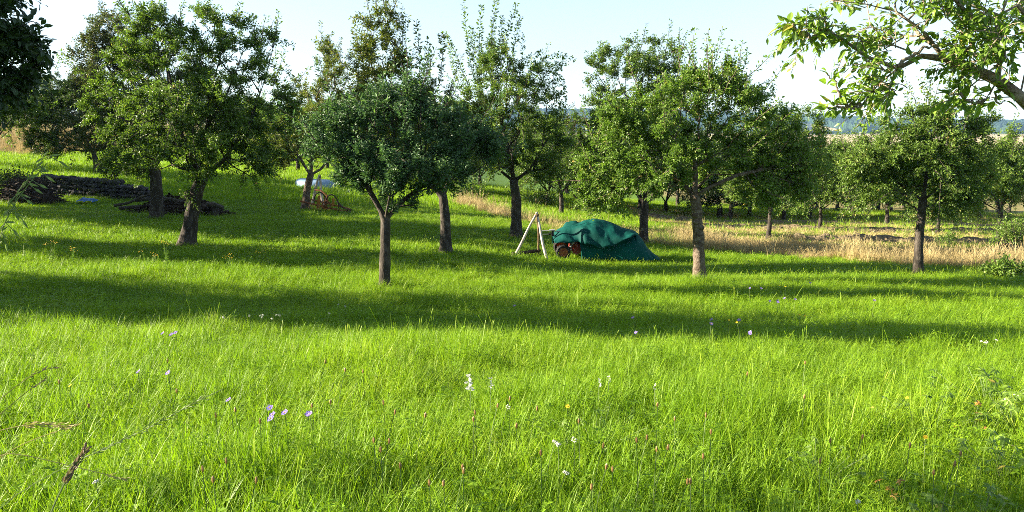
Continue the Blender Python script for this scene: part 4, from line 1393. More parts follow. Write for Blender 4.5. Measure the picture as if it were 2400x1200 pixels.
tarp('tarpaulin', Xg, Yg, Zg, M['tarp_faded'], 'upper dark green tarpaulin with sagging hem spread over the small tractor')
nu, nv = 100, 44
pxs = np.linspace(1353, 1549, nu)
v = np.linspace(0, 1, nv)
PXg, Vg = np.meshgrid(pxs, v, indexing='ij')
tz = np.where(PXg < 1493, np.minimum(top_z(PXg) - .05, hem_z(PXg) + .10 + (top_z(PXg) - hem_z(PXg)) * .6), top_z(PXg))
tf = np.clip(Vg / .6, 0, 1)
tb = np.clip((Vg - .6) / .4, 0, 1)
front = Vg < .6
yr = .60 - .15 * smooth(1490, 1549, PXg)
yf = -.03 - .16 * smooth(1430, 1500, PXg) + .16 * smooth(1512, 1549, PXg) + .035 * np.sin(PXg * .055) + .012 * np.sin(PXg * .16 + 1)
Yg = np.where(front, yf + (yr - yf) * tf ** 1.5, yr + (1.3 - .5 * smooth(1500, 1549, PXg) - yr) * np.sin(tb * math.pi / 2))
Zg = np.where(front, tz * np.sin(tf * math.pi / 2) ** .8, tz * (1 - (1 - np.cos(tb * math.pi / 2)) ** 1.2)) - .02
pl = .8 * np.exp(-((PXg - 1487 - 3 * (1 - tf)) / 8) ** 2) + .35 * np.exp(-((PXg - 1478 + 40 * (1 - tf)) / 9) ** 2) - .45 * np.exp(-((PXg - 1503 - 14 * (1 - tf)) / 9) ** 2)
fold = (.05 * pl * np.sin(np.clip(tf * 1.15, 0, 1) * math.pi) + .010 * np.sin(PXg * .085 + tf * 3) * (1 - tf)) * front + .02 * (vnoise(PXg / 14, Vg * 6, 15) - .5)
fold = fold + .03 * np.sin(PXg * .35 + tf * 12) * smooth(1500, 1520, PXg) * (1 - tf) * front
fold = fold + (.011 * crease(PXg / 16 + tf * 2, Vg * 2, 73) + .004 * crease(PXg / 7, Vg * 4, 74)) * front
Yg = Yg - fold
Zg = Zg + np.abs(fold) * .25
Xg = lx(PXg) + (1 - tf) * smooth(1352, 1375, PXg) * 0 + np.where(front, (1 - tf) * .10 * smooth(1380, 1353, PXg) * 1.2, 0)
idx = np.arange(nu * nv).reshape(nu, nv)
quads = np.stack([idx[:-1, :-1], idx[1:, :-1], idx[1:, 1:], idx[:-1, 1:]], -1).reshape(-1, 4)
tarp('tarpaulin', Xg, Yg, Zg, M['tarp'], 'lower green tarpaulin falling in folds to the grass at the right')

tr = thing('walking_tractor', 'small red tractor with orange wheel mostly hidden under the green tarpaulins', 'tractor', O)


def wheel(c, r, w, name='wheel'):
    """axle along y"""
    mb = MB()
    prof = [(.62, -.5), (.86, -.55), (1.0, -.38), (1.0, .38), (.86, .55), (.62, .5)]
    k = 28
    a = np.arange(k) * 2 * math.pi / k
    V = np.concatenate([np.c_[r * p * np.cos(a) + c[0], np.full(k, c[1] + w * q_), r * p * np.sin(a) + c[2]] for p, q_ in prof])
    i = np.arange(len(prof) * k).reshape(len(prof), k)
    mb.add(V, None, np.stack([i[:-1], np.roll(i[:-1], -1, 1), np.roll(i[1:], -1, 1), i[1:]], -1).reshape(-1, 4))
    for j in range(16):
        t = j * 2 * math.pi / 16
        mb.box((c[0] + r * 1.0 * math.cos(t), c[1], c[2] + r * math.sin(t)), (r * .13, w * .8, r * .1), (0, -t, 0))
    ty = mb.build(name, M['tyre'], tr, loc=c)
    mb = MB()
    V = np.concatenate([np.c_[r * p * np.cos(a) + c[0], np.full(k, c[1] + w * q_), r * p * np.sin(a) + c[2]] for p, q_ in [(.64, -.46), (.56, -.5), (.52, -.3), (.2, -.25), (.16, -.42), (.02, -.44)]])
    i = np.arange(6 * k).reshape(6, k)
    mb.add(V, None, np.stack([i[:-1], np.roll(i[:-1], -1, 1), np.roll(i[1:], -1, 1), i[1:]], -1).reshape(-1, 4))
    for j in range(5):
        t = j * 2 * math.pi / 5
        mb.ball((c[0] + .32 * r * math.cos(t), c[1] - w * .3, c[2] + .32 * r * math.sin(t)), .018, 1)
    o = mb.build('rim', M['orange'], None, loc=c)
    o.parent = ty
    o.location = (0, 0, 0)
    return ty


w0 = O + [lx(1321), .14, .235]
wheel(w0 - [0, 0, .03], .205, .14)
wheel(O + [lx(1321), .95, .235], .235, .15)
mb = MB()
mb.box(O + [lx(1354), .45, .34], (.42, .3, .3), (0, .15, 0))
mb.box(O + [lx(1350), .22, .40], (.16, .14, .26), (0, -.4, .1))
mb.box(O + [lx(1358), .16, .26], (.28, .06, .18), (0, -.45, 0))
mb.tube([O + [lx(1321), .1, .235], O + [lx(1321), 1.0, .235]], .04, 8)
mb.tube([O + [lx(1344), .12, .18], O + [lx(1366), .14, .42]], .03, 7)
for k in range(5):
    mb.box(O + [lx(1346) + k * .035, .13, .40 - k * .01], (.015, .1, .14))
mb.build('engine', M['red'], tr, loc=O)
mb = MB()
mb.tube([O + [lx(1341), .1, .42], O + [lx(1349), .08, .53]], .022, 6)
mb.ball(O + [lx(1338), .09, .37], (.035, .03, .035), 1)
mb.ball(O + [lx(1339), .09, .28], (.025, .03, .025), 1)
mb.build('exhaust', M['grey_steel'], tr, loc=O)
mb = MB()
t = np.linspace(.45, 2.4, 9)
for yy in (.02,):
    pts = np.c_[lx(1321) + .28 * np.cos(t), np.full(9, .12), .24 + .27 * np.sin(t)] + O
    ins = pts + [0, .16, 0]
    i = np.arange(9)
    mb.add(np.r_[pts, ins, pts + [0, 0, .015], ins + [0, 0, .015]], None, np.r_[np.c_[i[:-1], i[1:], i[1:] + 9, i[:-1] + 9], np.c_[i[:-1] + 18, i[1:] + 18, i[1:] + 27, i[:-1] + 27], np.c_[i[:-1], i[1:], i[1:] + 18, i[:-1] + 18]])
mb.build('fender', M['pink'], tr, loc=O)
for zz, yy, x0 in ((66, .35, 1271), (53, .75, 1274)):
    mb = MB()
    q0 = O + [lx(x0), yy, (613 - (613 - zz)) * U]
    mb.tube([O + [lx(1330), yy, zz * U - .04], O + [lx(1300), yy, zz * U - .01], O + [lx(1288), yy, zz * U], q0], .016 if zz > 60 else .012, 8)
    hb = mb.build('handlebar', M['grey_steel'], tr, loc=O)
    mb = MB()
    mb.tube([O + [lx(1288), yy, zz * U + .01], O + [lx(1302), yy, zz * U + .02]], .028, 8)
    g_ = mb.build('grip', M['grey_steel'] if zz > 60 else M['black'], None, loc=O)
    g_.parent = hb
    g_.location = (0, 0, 0)
mb = MB()
mb.box(O + [lx(1296), .34, 60 * U], (.06, .05, .16))
mb.box(O + [lx(1297), .34, 55 * U], (.09, .06, .05))
mb.build('bracket', M['black'], tr, loc=O)

# --- rusty hay rake
d = 30.8
U = d / F
RO = at(765, 486, d)
RO[2] = gz(RO[0], RO[1])
rk = thing('hay_rake', 'old rusty hay rake with two iron hoops standing behind the pale forked trunk', 'hay rake', RO)


def rp(px, py, y=0.0):
    return np.array([RO[0] + (px - 765) * U, RO[1] + y, RO[2] + (488 - py) * U])


def rtube(name, pts, r, mat, k=7):
    mb = MB()
    mb.tube(np.array(pts), r, k)
    return mb.build(name, M[mat], rk, loc=RO)


rtube('beam', [rp(702, 462, .1), rp(740, 470, 0), rp(780, 479, -.1), rp(826, 486, -.2)], .035, 'rust')
rtube('beam', [rp(712, 460, .7), rp(760, 470, .6), rp(815, 482, .4)], .03, 'rust')
for cx, cyy, rr, yy in ((749, 466, 15, .1), (779, 474, 17, -.1)):
    t = np.linspace(-.15, math.pi + .05, 18)
    mb = MB()
    P = np.array([rp(cx + rr * .95 * math.cos(a_), cyy - rr * 1.65 * math.sin(a_), yy) for a_ in t])
    mb.tube(P, .024, 6)
    mb.build('hoop', M['rust_dark'], rk, loc=RO)
for (x0, y0, x1, y1, w_) in ((744, 450, 742, 482, .10), (763, 450, 758, 472, .14), (778, 456, 777, 476, .10)):
    mb = MB()
    p, q_ = rp(x0, y0, .3), rp(x1, y1, .25)
    mb.box((p + q_) / 2, (w_, .04, abs(p[2] - q_[2])), (0, .12, 0))
    mb.build('plate', M['rust_orange'], rk, loc=RO)
rtube('lever', [rp(735, 437, .3), rp(750, 438, .25), rp(766, 449, .15), rp(768, 462, 0)], .03, 'rust')
rtube('lever', [rp(757, 480, -.1), rp(764, 460, 0), rp(767, 448, .1)], .025, 'rust')
mb = MB()
t = np.linspace(0, 2 * math.pi, 25)
mb.tube(np.array([rp(767 + 10 * math.cos(a_), 470 - 9 * math.sin(a_), -.15) for a_ in t]), .025, 6, cap=False)
for a_ in np.arange(0, 6.28, 1.05):
    mb.tube([rp(767, 470, -.15), rp(767 + 10 * math.cos(a_), 470 - 9 * math.sin(a_), -.15)], .012, 5)
mb.build('wheel', M['rust'], rk, loc=RO)
rtube('drawbar', [rp(790, 462, 0), rp(806, 476, -.15), rp(822, 480, -.25), rp(825, 490, -.28)], .03, 'rust_dark')
rtube('drawbar', [rp(792, 474, .2), rp(825, 481, -.1)], .025, 'rust_dark')
for k in range(16):
    px = 728 + k * 5.6
    mb = MB()
    y_ = 468 + (px - 728) * .16
    mb.tube([rp(px, y_, -.05), rp(px - 2, y_ + 8, -.2), rp(px + 1, y_ + 15, -.12)], .011, 5)
    mb.build('tine', M['rust_dark'] if k > 8 else M['rust_orange'], rk, loc=RO)
for px, py, yy in ((754, 490, -.3), (820, 487, -.2)):
    mb = MB()
    t = np.linspace(0, 2 * math.pi, 17)
    mb.tube(np.array([rp(px + 4.5 * math.cos(a_), py - 3 - 4.5 * math.sin(a_), yy) for a_ in t]), .03, 6, cap=False)
    mb.ball(rp(px, py - 3, yy), .035, 1)
    mb.build('support_wheel', M['rust_dark'], rk, loc=RO)

# --- pale blue covered hump behind
d = 41.0
U = d / F
PO = at(740, 418, d)
PO[2] = gz(PO[0], PO[1])
nu, nv = 30, 18
uu, vv = np.meshgrid(np.linspace(0, 2 * math.pi, nu, endpoint=False), np.linspace(0, 1, nv), indexing='ij')
rr = np.sin(vv * math.pi / 2) ** .45
sq = 1 + .10 * np.cos(2 * uu)
X_ = 42 * U * rr * np.cos(uu) * sq * (1 + .15 * (np.cos(vv * math.pi / 2)))
Y_ = .85 * rr * np.sin(uu)
Z_ = .44 * np.cos(vv * math.pi / 2) ** .7 + .12 * smooth(0, -1, np.cos(uu)) * rr + .03 * np.sin(uu * 9) * vv
idx = np.arange(nu * nv).reshape(nu, nv)
q4 = np.stack([idx[:, :-1], idx[:, 1:], np.roll(idx, -1, 0)[:, 1:], np.roll(idx, -1, 0)[:, :-1]], -1).reshape(-1, 4)
tag(mesh_obj('tarpaulin', np.c_[X_.ravel(), Y_.ravel(), Z_.ravel()] + PO, [q4], M['paleblue'], smooth_shade=True, loc=PO), 'pale blue tarpaulin over a low hump behind the forked yellowing tree', 'tarpaulin')

# --- dry stone wall on the left slope
mb = MB()
wp = [(70, 432), (120, 436), (200, 440), (280, 445), (330, 450), (372, 460)]
hh = [.62, .72, .74, .68, .55, .25]
tw_ = np.linspace(0, 1, 70)
for row in range(5):
    for k, t in enumerate(tw_):
        px = np.interp(t, np.linspace(0, 1, 6), [p[0] for p in wp])
        py = np.interp(t, np.linspace(0, 1, 6), [p[1] for p in wp])
        h_ = np.interp(t, np.linspace(0, 1, 6), hh)
        dd = 33.5 - t * 1.5
        z = row * .17
        if z > h_:
            continue
        p = at(px + RS.uniform(-1.5, 1.5), py, dd)
        g_ = gz(p[0], p[1])
        for dep in (0, .3):
            s_ = RS.uniform(.07, .125, 3) * [1.15, 1.2, .95]
            mb.ball((p[0], p[1] + dep + RS.uniform(-.05, .05), g_ + z + .06 + RS.uniform(-.03, .04)), s_, 1, .22, rot=tuple(RS.uniform(-.5, .5, 3)))
tag(mb.build('stone_wall', M['stone']), 'low dry stone wall of grey stones curving down the left slope', 'stone wall')


def stick_pile(name, label, cat, cpx, cpy, d, w, h, dep, n, seed, mat, rmax=.03, flat=.35, core=True):
    rng = np.random.RandomState(seed)
    c = at(cpx, cpy, d)
    c[2] = gz(c[0], c[1])
    mb = MB()
    if core:
        v, f = ICO[3]
        vv_ = v * (1 + (vnoise(v[:, 0] * 3 + 9, v[:, 1] * 3 + v[:, 2] * 2 + 9, seed)[:, None] - .5) * .5) * [w * .42, dep * .42, h * .8]
        vv_[:, 2] = np.maximum(vv_[:, 2], -.1)
        mb.add(vv_ + c, f)
    for i in range(n):
        a = rng.uniform(0, 6.28)
        r = math.sqrt(rng.rand()) * .5
        x, y = r * math.cos(a) * w, r * math.sin(a) * dep
        zz = h * (1 - (2 * r) ** 1.8) * rng.uniform(.35, 1.08) + .05
        dr = rng.normal(size=3) * [1, .8, flat]
        dr /= np.linalg.norm(dr)
        ln = rng.uniform(.25, .8)
        s = np.linspace(-.5, .5, 4)[:, None]
        P = c + [x, y, zz] + dr * s * ln + np.array([0, 0, -.12]) * s * s * 4 * ln * rng.rand()
        mb.tube(P, rng.uniform(.006, rmax) * np.array([1, .9, .7, .4]), 5, cap=False)
    return tag(mb.build(name, M[mat]), label, cat)


stick_pile('brush_pile', 'dark heap of brushwood in the shade at the left edge', 'brush pile', 65, 468, 30, 2.5, 1.0, 1.6, 520, 81, 'deadwood')
stick_pile('brush_pile', 'long dark heap of cut branches behind the two left trunks', 'brush pile', 415, 486, 28, 3.4, .66, 1.3, 480, 82, 'deadwood', rmax=.045)
for k, (pts, r0, r1, lab) in enumerate([
    ([(268, 482), (300, 476), (330, 462), (352, 456)], .055, .03, 'long curved grey branch leaning on the left end of the branch heap'),
    ([(318, 470), (345, 466), (362, 470)], .06, .05, 'pale log lying on the branch heap left of the brown trunk'),
    ([(385, 466), (405, 468), (430, 474)], .07, .06, 'log lying on the branch heap between the two trunks'),
    ([(390, 482), (425, 480), (450, 486)], .08, .07, 'thick log low in the branch heap between the trunks'),
    ([(485, 478), (505, 480), (523, 486)], .09, .07, 'grey log lying at the right end of the branch heap'),
    ([(280, 488), (310, 486), (345, 484)], .075, .06, 'thick log at the foot of the branch heap, left of the brown trunk')]):
    mb = MB()
    P = np.array([at(px, py, 27.5 + (.1 * k if k != 4 else 0)) for px, py in pts])
    P[:, 2] = np.maximum(P[:, 2], [gz(p[0], p[1]) + r0 * .8 for p in P])
    mb.tube(P, np.linspace(r0, r1, len(P)), 9, wob=.1)
    tag(mb.build('log', M['log'], smooth_shade=False), lab, 'log', 'logs on the branch heap')
mb = MB()
p = at(503, 480, 27.6)
p[2] = gz(p[0], p[1])
mb.tube([p, p + [.0, 0, .2], p + [.01, .02, .42]], [.13, .11, .10], 11, wob=.08)
tag(mb.build('tree_stump', M['log']), 'short upright grey stump at the right end of the branch heap', 'stump')
# small blue plastic sheet
c = at(204, 468, 30.5)
c[2] = gz(c[0], c[1])
uu, vv = np.meshgrid(np.linspace(-1, 1, 22), np.linspace(-1, 1, 14), indexing='ij')
Zs = .12 * (1 - uu ** 2) * (1 - vv ** 2) + .09 * vnoise(uu * 4 + 9, vv * 4 + 9, 33) + .12
idx = np.arange(22 * 14).reshape(22, 14)
q4 = np.stack([idx[:-1, :-1], idx[1:, :-1], idx[1:, 1:], idx[:-1, 1:]], -1).reshape(-1, 4)
o = mesh_obj('plastic_sheet', np.c_[(uu * .32 + .05 * np.sin(vv * 5)).ravel(), (vv * .3).ravel(), Zs.ravel()] + c, [q4], M['blue'], smooth_shade=True, loc=c)
tag(o, 'small crumpled blue plastic sheet lying in shaded grass before the stone wall', 'plastic sheet')


# --- shrubs
def shrub(name, label, bs, w, h, dep, n, leaf, mat, seed, cat='shrub'):
    rng = np.random.RandomState(seed)
    bs = np.array([bs[0], bs[1], gz(bs[0], bs[1])])
    root = thing(name, label, cat, bs)
    mb = MB()
    pts = []
    for k in range(n):
        a = rng.uniform(0, 6.28)
        r = math.sqrt(rng.rand())
        hh_ = h * math.sqrt(max(0.05, 1 - r * r)) * rng.uniform(.65, 1.1)
        tp = bs + [r * math.cos(a) * w / 2, r * math.sin(a) * dep / 2, hh_]
        b0 = bs + [r * math.cos(a) * w / 5, r * math.sin(a) * dep / 5, 0]
        s = np.linspace(0, 1, 5)[:, None]
        P = b0 + (tp - b0) * s + np.array([0, 0, .25 * h]) * s * (1 - s)
        mb.tube(P, np.linspace(.012, .003, 5) * (h / 1.2), 4, cap=False)
        m = 26
        u = rng.uniform(.3, 1, (m, 1))
        pts.append(b0 + (tp - b0) * u + np.array([0, 0, .25 * h]) * u * (1 - u) + rng.normal(size=(m, 3)) * h * .07)
    mb.build('stems', M['bark'], root, loc=bs)
    P = np.concatenate(pts)
    D = rng.normal(size=P.shape) + [0, 0, .1]
    N = rng.normal(size=P.shape) * .5 + [0, 0, 1]
    V, f3, _, own = leaves_mesh(P, D, N, leaf * rng.uniform(.6, 1.2, len(P)), .55, 0)
    ti = np.clip(rng.normal(.45, .2, len(P)), 0, .95)
    mesh_obj('foliage', V, [f3], M[mat], root, loc=bs, attrs={'tint': ('FACE', ti[own])})
    return root


shrub('shrub', 'low green shrub on the meadow edge behind the dry grass patch', gp(1100, 41), 2.6, 1.3, 1.6, 70, .10, 'leaf_lime', 90)
shrub('shrub', 'low green shrub behind the stout trunk beside the tripod', gp(1262, 43), 2.6, 1.2, 1.6, 70, .10, 'leaf_apple', 91)
shrub('shrub', 'dark green shrub above the brushwood heap at the left edge', gp(25, 34), 2.4, 1.0, 1.6, 80, .10, 'leaf_dark', 92)
shrub('shrub', 'bright green shrub at the right edge before the hay', gp(2385, 27), 1.8, 1.25, 1.2, 70, .085, 'leaf_lime', 93)
shrub('shrub', 'small green bush in the straw grass between the two right trunks', gp(2230, 27.5), 1.0, .55, .8, 40, .06, 'leaf_lime', 94)
shrub('shrub', 'green herb clump at the right edge in front of the straw grass', (11.6, 18.2), 1.3, .55, 1.0, 60, .09, 'leaf_lime', 95)

# --- mown hay windrows
for k, (x0, y0, x1, y1, w_, lab) in enumerate([(10.5, 29.5, 18, 28.5, 1.3, 'nearest row of mown hay behind the straw grass at right'), (9, 36.5, 24, 35.0, 1.4, 'second row of mown hay under the pale limbed tree'),
                                               (7, 43.5, 30, 42.0, 1.5, 'third row of mown hay before the far stubble'), (16.5, 26.0, 22, 24.5, 1.0, 'short row of mown hay at the right edge')]):
    nu, nv = 130, 11
    uu, vv = np.meshgrid(np.linspace(0, 1, nu), np.linspace(-1, 1, nv), indexing='ij')
    X_ = x0 + (x1 - x0) * uu
    Y_ = y0 + (y1 - y0) * uu + vv * w_ * (.4 + .35 * vnoise(uu * 14 + k * 5, vv * 0 + 3, 40 + k)) + .4 * np.sin(uu * 7 + k)
    Z_ = ground(X_, Y_) + (1 - vv ** 2) * (.12 + .2 * vnoise(uu * 26 + k * 9, vv * 2 + 3, 44 + k)) + .09 * (vnoise(uu * 90, vv * 6 + 9, 47 + k) - .5) - .03
    idx = np.arange(nu * nv).reshape(nu, nv)
    q4 = np.stack([idx[:-1, :-1], idx[1:, :-1], idx[1:, 1:], idx[:-1, 1:]], -1).reshape(-1, 4)
    if 'hay' not in M:
        M['hay'] = noise_mat('hay', [(0.3, (.055, .042, .022)), (0.5, (.13, .10, .055)), (0.72, (.23, .185, .105))], scale=7, rough=1, bump=.06, bscale=12, stretch=(1, 1, 2))
    o = mesh_obj('hay_row', np.c_[X_.ravel(), Y_.ravel(), Z_.ravel()], [q4], M['hay'])
    tag(o, lab, 'hay row', 'rows of mown hay')

# --- transmission towers far away on the hill
def pylon(px, r, h, label):
    a = math.atan((px - 1200) / F)
    x, y = r * math.sin(a), r * math.cos(a)
    z = gz(x, y)
    root = thing('transmission_tower', label, 'pylon', (x, y, z), 'transmission towers on the hill')
    mb = MB()
    for sx, sy in ((-1, -1), (1, -1), (1, 1), (-1, 1)):
        mb.tube([(x + sx * 4, y + sy * 4, z), (x + sx * 1.2, y + sy * 1.2, z + h * .6), (x, y, z + h)], .28, 4)
    for k in range(7):
        t0, t1 = k / 8, (k + 1) / 8
        w0, w1 = 4 * (1 - t0), 4 * (1 - t1)
        for sy in (-1, 1):
            mb.tube([(x - w0, y + sy * w0, z + h * t0), (x + w1, y + sy * w1, z + h * t1)], .15, 3)
            mb.tube([(x + w0, y + sy * w0, z + h * t0), (x - w1, y + sy * w1, z + h * t1)], .15, 3)
    mb.build('lattice', M['pylon'], root, loc=(x, y, z))
    for t, w_ in ((.72, 11), (.86, 8)):
        mb = MB()
        mb.tube([(x - w_, y, z + h * t), (x, y, z + h * t + 1.2), (x + w_, y, z + h * t)], .28, 4)
        mb.tube([(x - w_, y, z + h * t), (x + w_, y, z + h * t)], .25, 4)
        mb.build('crossarm', M['pylon'], root, loc=(x, y, z))


pylon(1899, 3000, 48, 'faint transmission tower on the hill left of the near branch tips')
pylon(1930, 2350, 46, 'faint transmission tower standing beside the pale hill field')
pylon(1946, 3300, 46, 'faint transmission tower farther right on the forest skyline')

# ------------------------------------------------------------------ flowers and herbs in the meadow
M['violet'] = leaf_mat('violet_petal', [(0, (.13, .10, .42)), (.5, (.22, .17, .52)), (1, (.34, .26, .56))], trans=.35, tcol=(1.1, 1.1, 1.2))
M['yellow'] = leaf_mat('yellow_petal', [(0, (.75, .48, .02)), (1, (.85, .65, .04))], trans=.25, tcol=(1.1, 1.1, 1))
M['white'] = leaf_mat('white_petal', [(0, (.50, .50, .42)), (1, (.66, .66, .58))], trans=.25, tcol=(1, 1, 1))
M['brownhead'] = leaf_mat('brown_head', [(0, (.16, .09, .03)), (1, (.32, .19, .08))], trans=.1)
M['orange_leaf'] = leaf_mat('orange_leaf', [(0, (.28, .14, .03)), (1, (.40, .24, .05))], trans=.3)


def flower_mesh(rng, kind):
    mb = MB()
    h = {'violet': .34, 'yellow': .33, 'white': .32, 'brown': .38}[kind]
    lean = rng.uniform(-.06, .06, 2)
    t = np.linspace(0, 1, 5)[:, None]
    P = np.array([0, 0, h]) * t + np.r_[lean, 0] * t ** 2
    mb.tube(P, .0016, 3, cap=False, m=1)
    T = P[-1]
    nrm = np.array([rng.uniform(-.5, .2), rng.uniform(-.9, -.3), rng.uniform(.5, 1)])
    nrm /= np.linalg.norm(nrm)
    u = np.cross(nrm, [0, 0, 1.0])
    u /= np.linalg.norm(u)
    w = np.cross(nrm, u)
    if kind in ('violet', 'yellow'):
        R = .021 if kind == 'violet' else .014
        for k in range(5):
            a = k * 2 * math.pi / 5 + .3
            D = (u * math.cos(a) + w * math.sin(a) + nrm * .25)[None]
            v, f3, f4, _ = leaves_mesh(T[None], D, nrm[None], np.array([R]), .95, 1, -.05)
            mb.add(v, f3, f4)
        mb.ball(T + nrm * .003, .0035, 1, m=2)
    elif kind == 'white':
        for k in range(14):
            a, r = rng.uniform(0, 6.28), .013 * math.sqrt(rng.rand())
            mb.ball(T + (u * math.cos(a) + w * math.sin(a)) * r + nrm * rng.uniform(0, .008), (.0035, .0035, .003), 1)
    else:
        mb.tube(T + np.array([lean[0], lean[1], 1.0]) * np.linspace(-.012, .016, 5)[:, None], np.array([.002, .0048, .0055, .0046, .0015]), 6)
    return mb


proto = {}
for kind, mt in (('violet', 'violet'), ('yellow', 'yellow'), ('white', 'white'), ('brown', 'brownhead')):
    proto[kind] = []
    for k in range(3):
        mb = flower_mesh(np.random.RandomState(200 + k + len(kind)), kind)
        n3, n4 = sum(map(len, mb.F3)), sum(map(len, mb.F4))
        o = mb.build('flower', [M[mt], M['stalk_green'], M['yellow']], attrs={'tint': ('FACE', RS.rand(n3 + n4))})
        proto[kind].append(o.data)
        bpy.data.objects.remove(o)


def put_flowers(kind, name, cat, group, items):
    for k, (px, py, lab) in enumerate(items):
        p = hit(px, py, .33)
        o = bpy.data.objects.new(name, proto[kind][k % 3])
        C.objects.link(o)
        o.location = (p[0], p[1], gz(p[0], p[1]))
        s = RS.uniform(.95, 1.2)
        o.scale = (s, s, 1.0)
        o.rotation_euler = (0, 0, RS.uniform(-.5, .5))
        tag(o, lab, cat, group)


VG = 'violet cranesbill flowers in the meadow'
put_flowers('violet', 'cranesbill_flower', 'flower', VG,
            [(384, 785, 'single violet flower at the shade edge on the left'), (414, 783, 'pale violet flower pair beside the single one at the shade edge'), (417, 790, 'pale violet flower pair beside the single one at the shade edge'),
             (328, 880, 'violet flower alone left of the pale pink tinged one in the left meadow'), (400, 880, 'violet flower by brown heads in the left meadow'),
             (548, 950, 'lone blue violet flower left of the violet cluster')] +
            [(a_, b_, 'violet flower in the small cluster in the near left meadow') for a_, b_ in ((637, 966), (641, 985), (657, 983), (673, 977))] +
            [(724, 976, 'violet flower just right of the near left cluster'), (739, 988, 'tiny violet bud flower at the right end of the near left cluster')] +
            [(a_, b_, 'violet flower in the group at the lower edge of the shade band on the right') for a_, b_ in ((1806, 708), (1822, 709), (1833, 709), (1840, 701), (1862, 703))] +
            [(a_, b_, 'violet flower in full sun below the right shade band') for a_, b_ in ((1494, 750), (1492, 784), (1664, 762), (1679, 754), (1734, 752))] +
            [(a_, b_, 'one of two pale violet flowers side by side in the sunlit right meadow') for a_, b_ in ((1758, 785), (1771, 784))] +
            [(a_, b_, 'blue violet flower inside the right shade band') for a_, b_ in ((1758, 678), (1782, 678), (1215, 720), (1900, 664), (2047, 706))])
put_flowers('yellow', 'buttercup', 'flower', 'yellow buttercups in the meadow',
            [(168, 907, 'lone yellow flower in the left meadow'), (1329, 960, 'yellow flower in the middle near meadow')] +
            [(a_, b_, 'yellow flower near the right shade band') for a_, b_ in ((1836, 671), (1842, 672), (1708, 751), (1741, 758), (1875, 739), (1885, 740))] +
            [(a_, b_, 'yellow flower in the right near meadow') for a_, b_ in ((2150, 943), (2171, 1027))])
put_flowers('white', 'yarrow', 'flower', 'white flowers in the meadow',
            [(a_, b_, 'small white flower along the lower edge of the left shade band') for a_, b_ in ((510, 745), (525, 742), (586, 738), (605, 737), (612, 738), (617, 741), (625, 746), (650, 737), (655, 737), (760, 735), (795, 712), (810, 716))] +
            [(a_, b_, 'small white flower at the right edge of the sunlit meadow') for a_, b_ in ((2292, 802), (2303, 800), (2312, 799), (2322, 798))] +
            [(2015, 1187, 'white flower at the bottom edge of the picture on the right')] +
            [(a_, b_, 'small white clover head in the near middle meadow') for a_, b_ in ((1194, 957), (1274, 1048), (1312, 1050), (1346, 1036), (1293, 1110), (230, 1126))])
rb = np.random.RandomState(5)
brown = [(rb.uniform(880, 1680), rb.uniform(950, 1185)) for _ in range(34)] + [(rb.uniform(100, 900), rb.uniform(860, 1180)) for _ in range(16)] + [(rb.uniform(1700, 2250), rb.uniform(840, 1150)) for _ in range(10)]
put_flowers('brown', 'plantain_head', 'flower', 'brown plantain heads in the meadow', [(a_, b_, 'small brown plantain head on a thin stem in the near meadow') for a_, b_ in brown])

# tall yellow flowered herbs on the lit strips
def tall_herb(px, py, h, label, seed):
    rng = np.random.RandomState(seed)
    p = hit(px, py, 0.0)
    bs = np.array([p[0], p[1], gz(p[0], p[1])])
    root = thing('ragwort', label, 'plant', bs, 'tall yellow flowered herbs')
    st_, P, D, N, S, Q = MB(), [], [], [], [], []
    for k in range(3):
        le = rng.normal(size=2) * .08
        s_ = np.linspace(0, 1, 6)[:, None]
        pl_ = bs + np.array([0, 0, h * rng.uniform(.75, 1)]) * s_ + np.r_[le, 0] * s_ ** 1.5
        st_.tube(pl_, np.linspace(.006, .002, 6), 4, cap=False)
        for j in range(26):
            t = rng.uniform(.1, .95)
            P.append(bs + (pl_[-1] - bs) * t)
            a = rng.uniform(0, 6.28)
            D.append([math.cos(a), math.sin(a), .5])
            N.append([0, 0, 1.0])
            S.append(.09 * (1.1 - t))
        for j in range(6):
            Q.append(pl_[-1] + rng.normal(size=3) * [.035, .035, .02])
    V, f3, f4, own = leaves_mesh(np.array(P), np.array(D), np.array(N), np.array(S), .35, 0)
    n_l = len(f3)
    st_.add(V, f3)
    n3, n4 = sum(map(len, st_.F3)), sum(map(len, st_.F4))
    st_.build('stems', M['leaf_lime'], root, loc=bs, attrs={'tint': ('FACE', np.full(n3 + n4, .6))})
    mb = MB()
    for q_ in Q:
        mb.ball(q_, (.0075, .0075, .005), 1)
    mb.build('blossom', M['yellow'], root, loc=bs, attrs={'tint': ('FACE', rng.rand(sum(map(len, mb.F3))))})


for k, (px, py, h, lab) in enumerate([(125, 628, .55, 'tall yellow flowered herb, leftmost on the lit grass strip'), (172, 628, .42, 'shorter yellow flowered herb beside the leftmost one'), (352, 640, .45, 'yellow flowered herb on the lit strip in front of the brown trunk'),
                                      (392, 632, .62, 'tallest yellow flowered herb, left below the leaning trunk'), (533, 642, .40, 'yellow flowered herb below the right of the leaning trunk'), (612, 630, .42, 'pale yellow herb between the leaning trunk and the blue green tree')]):
    tall_herb(px, py, h, lab, 300 + k)

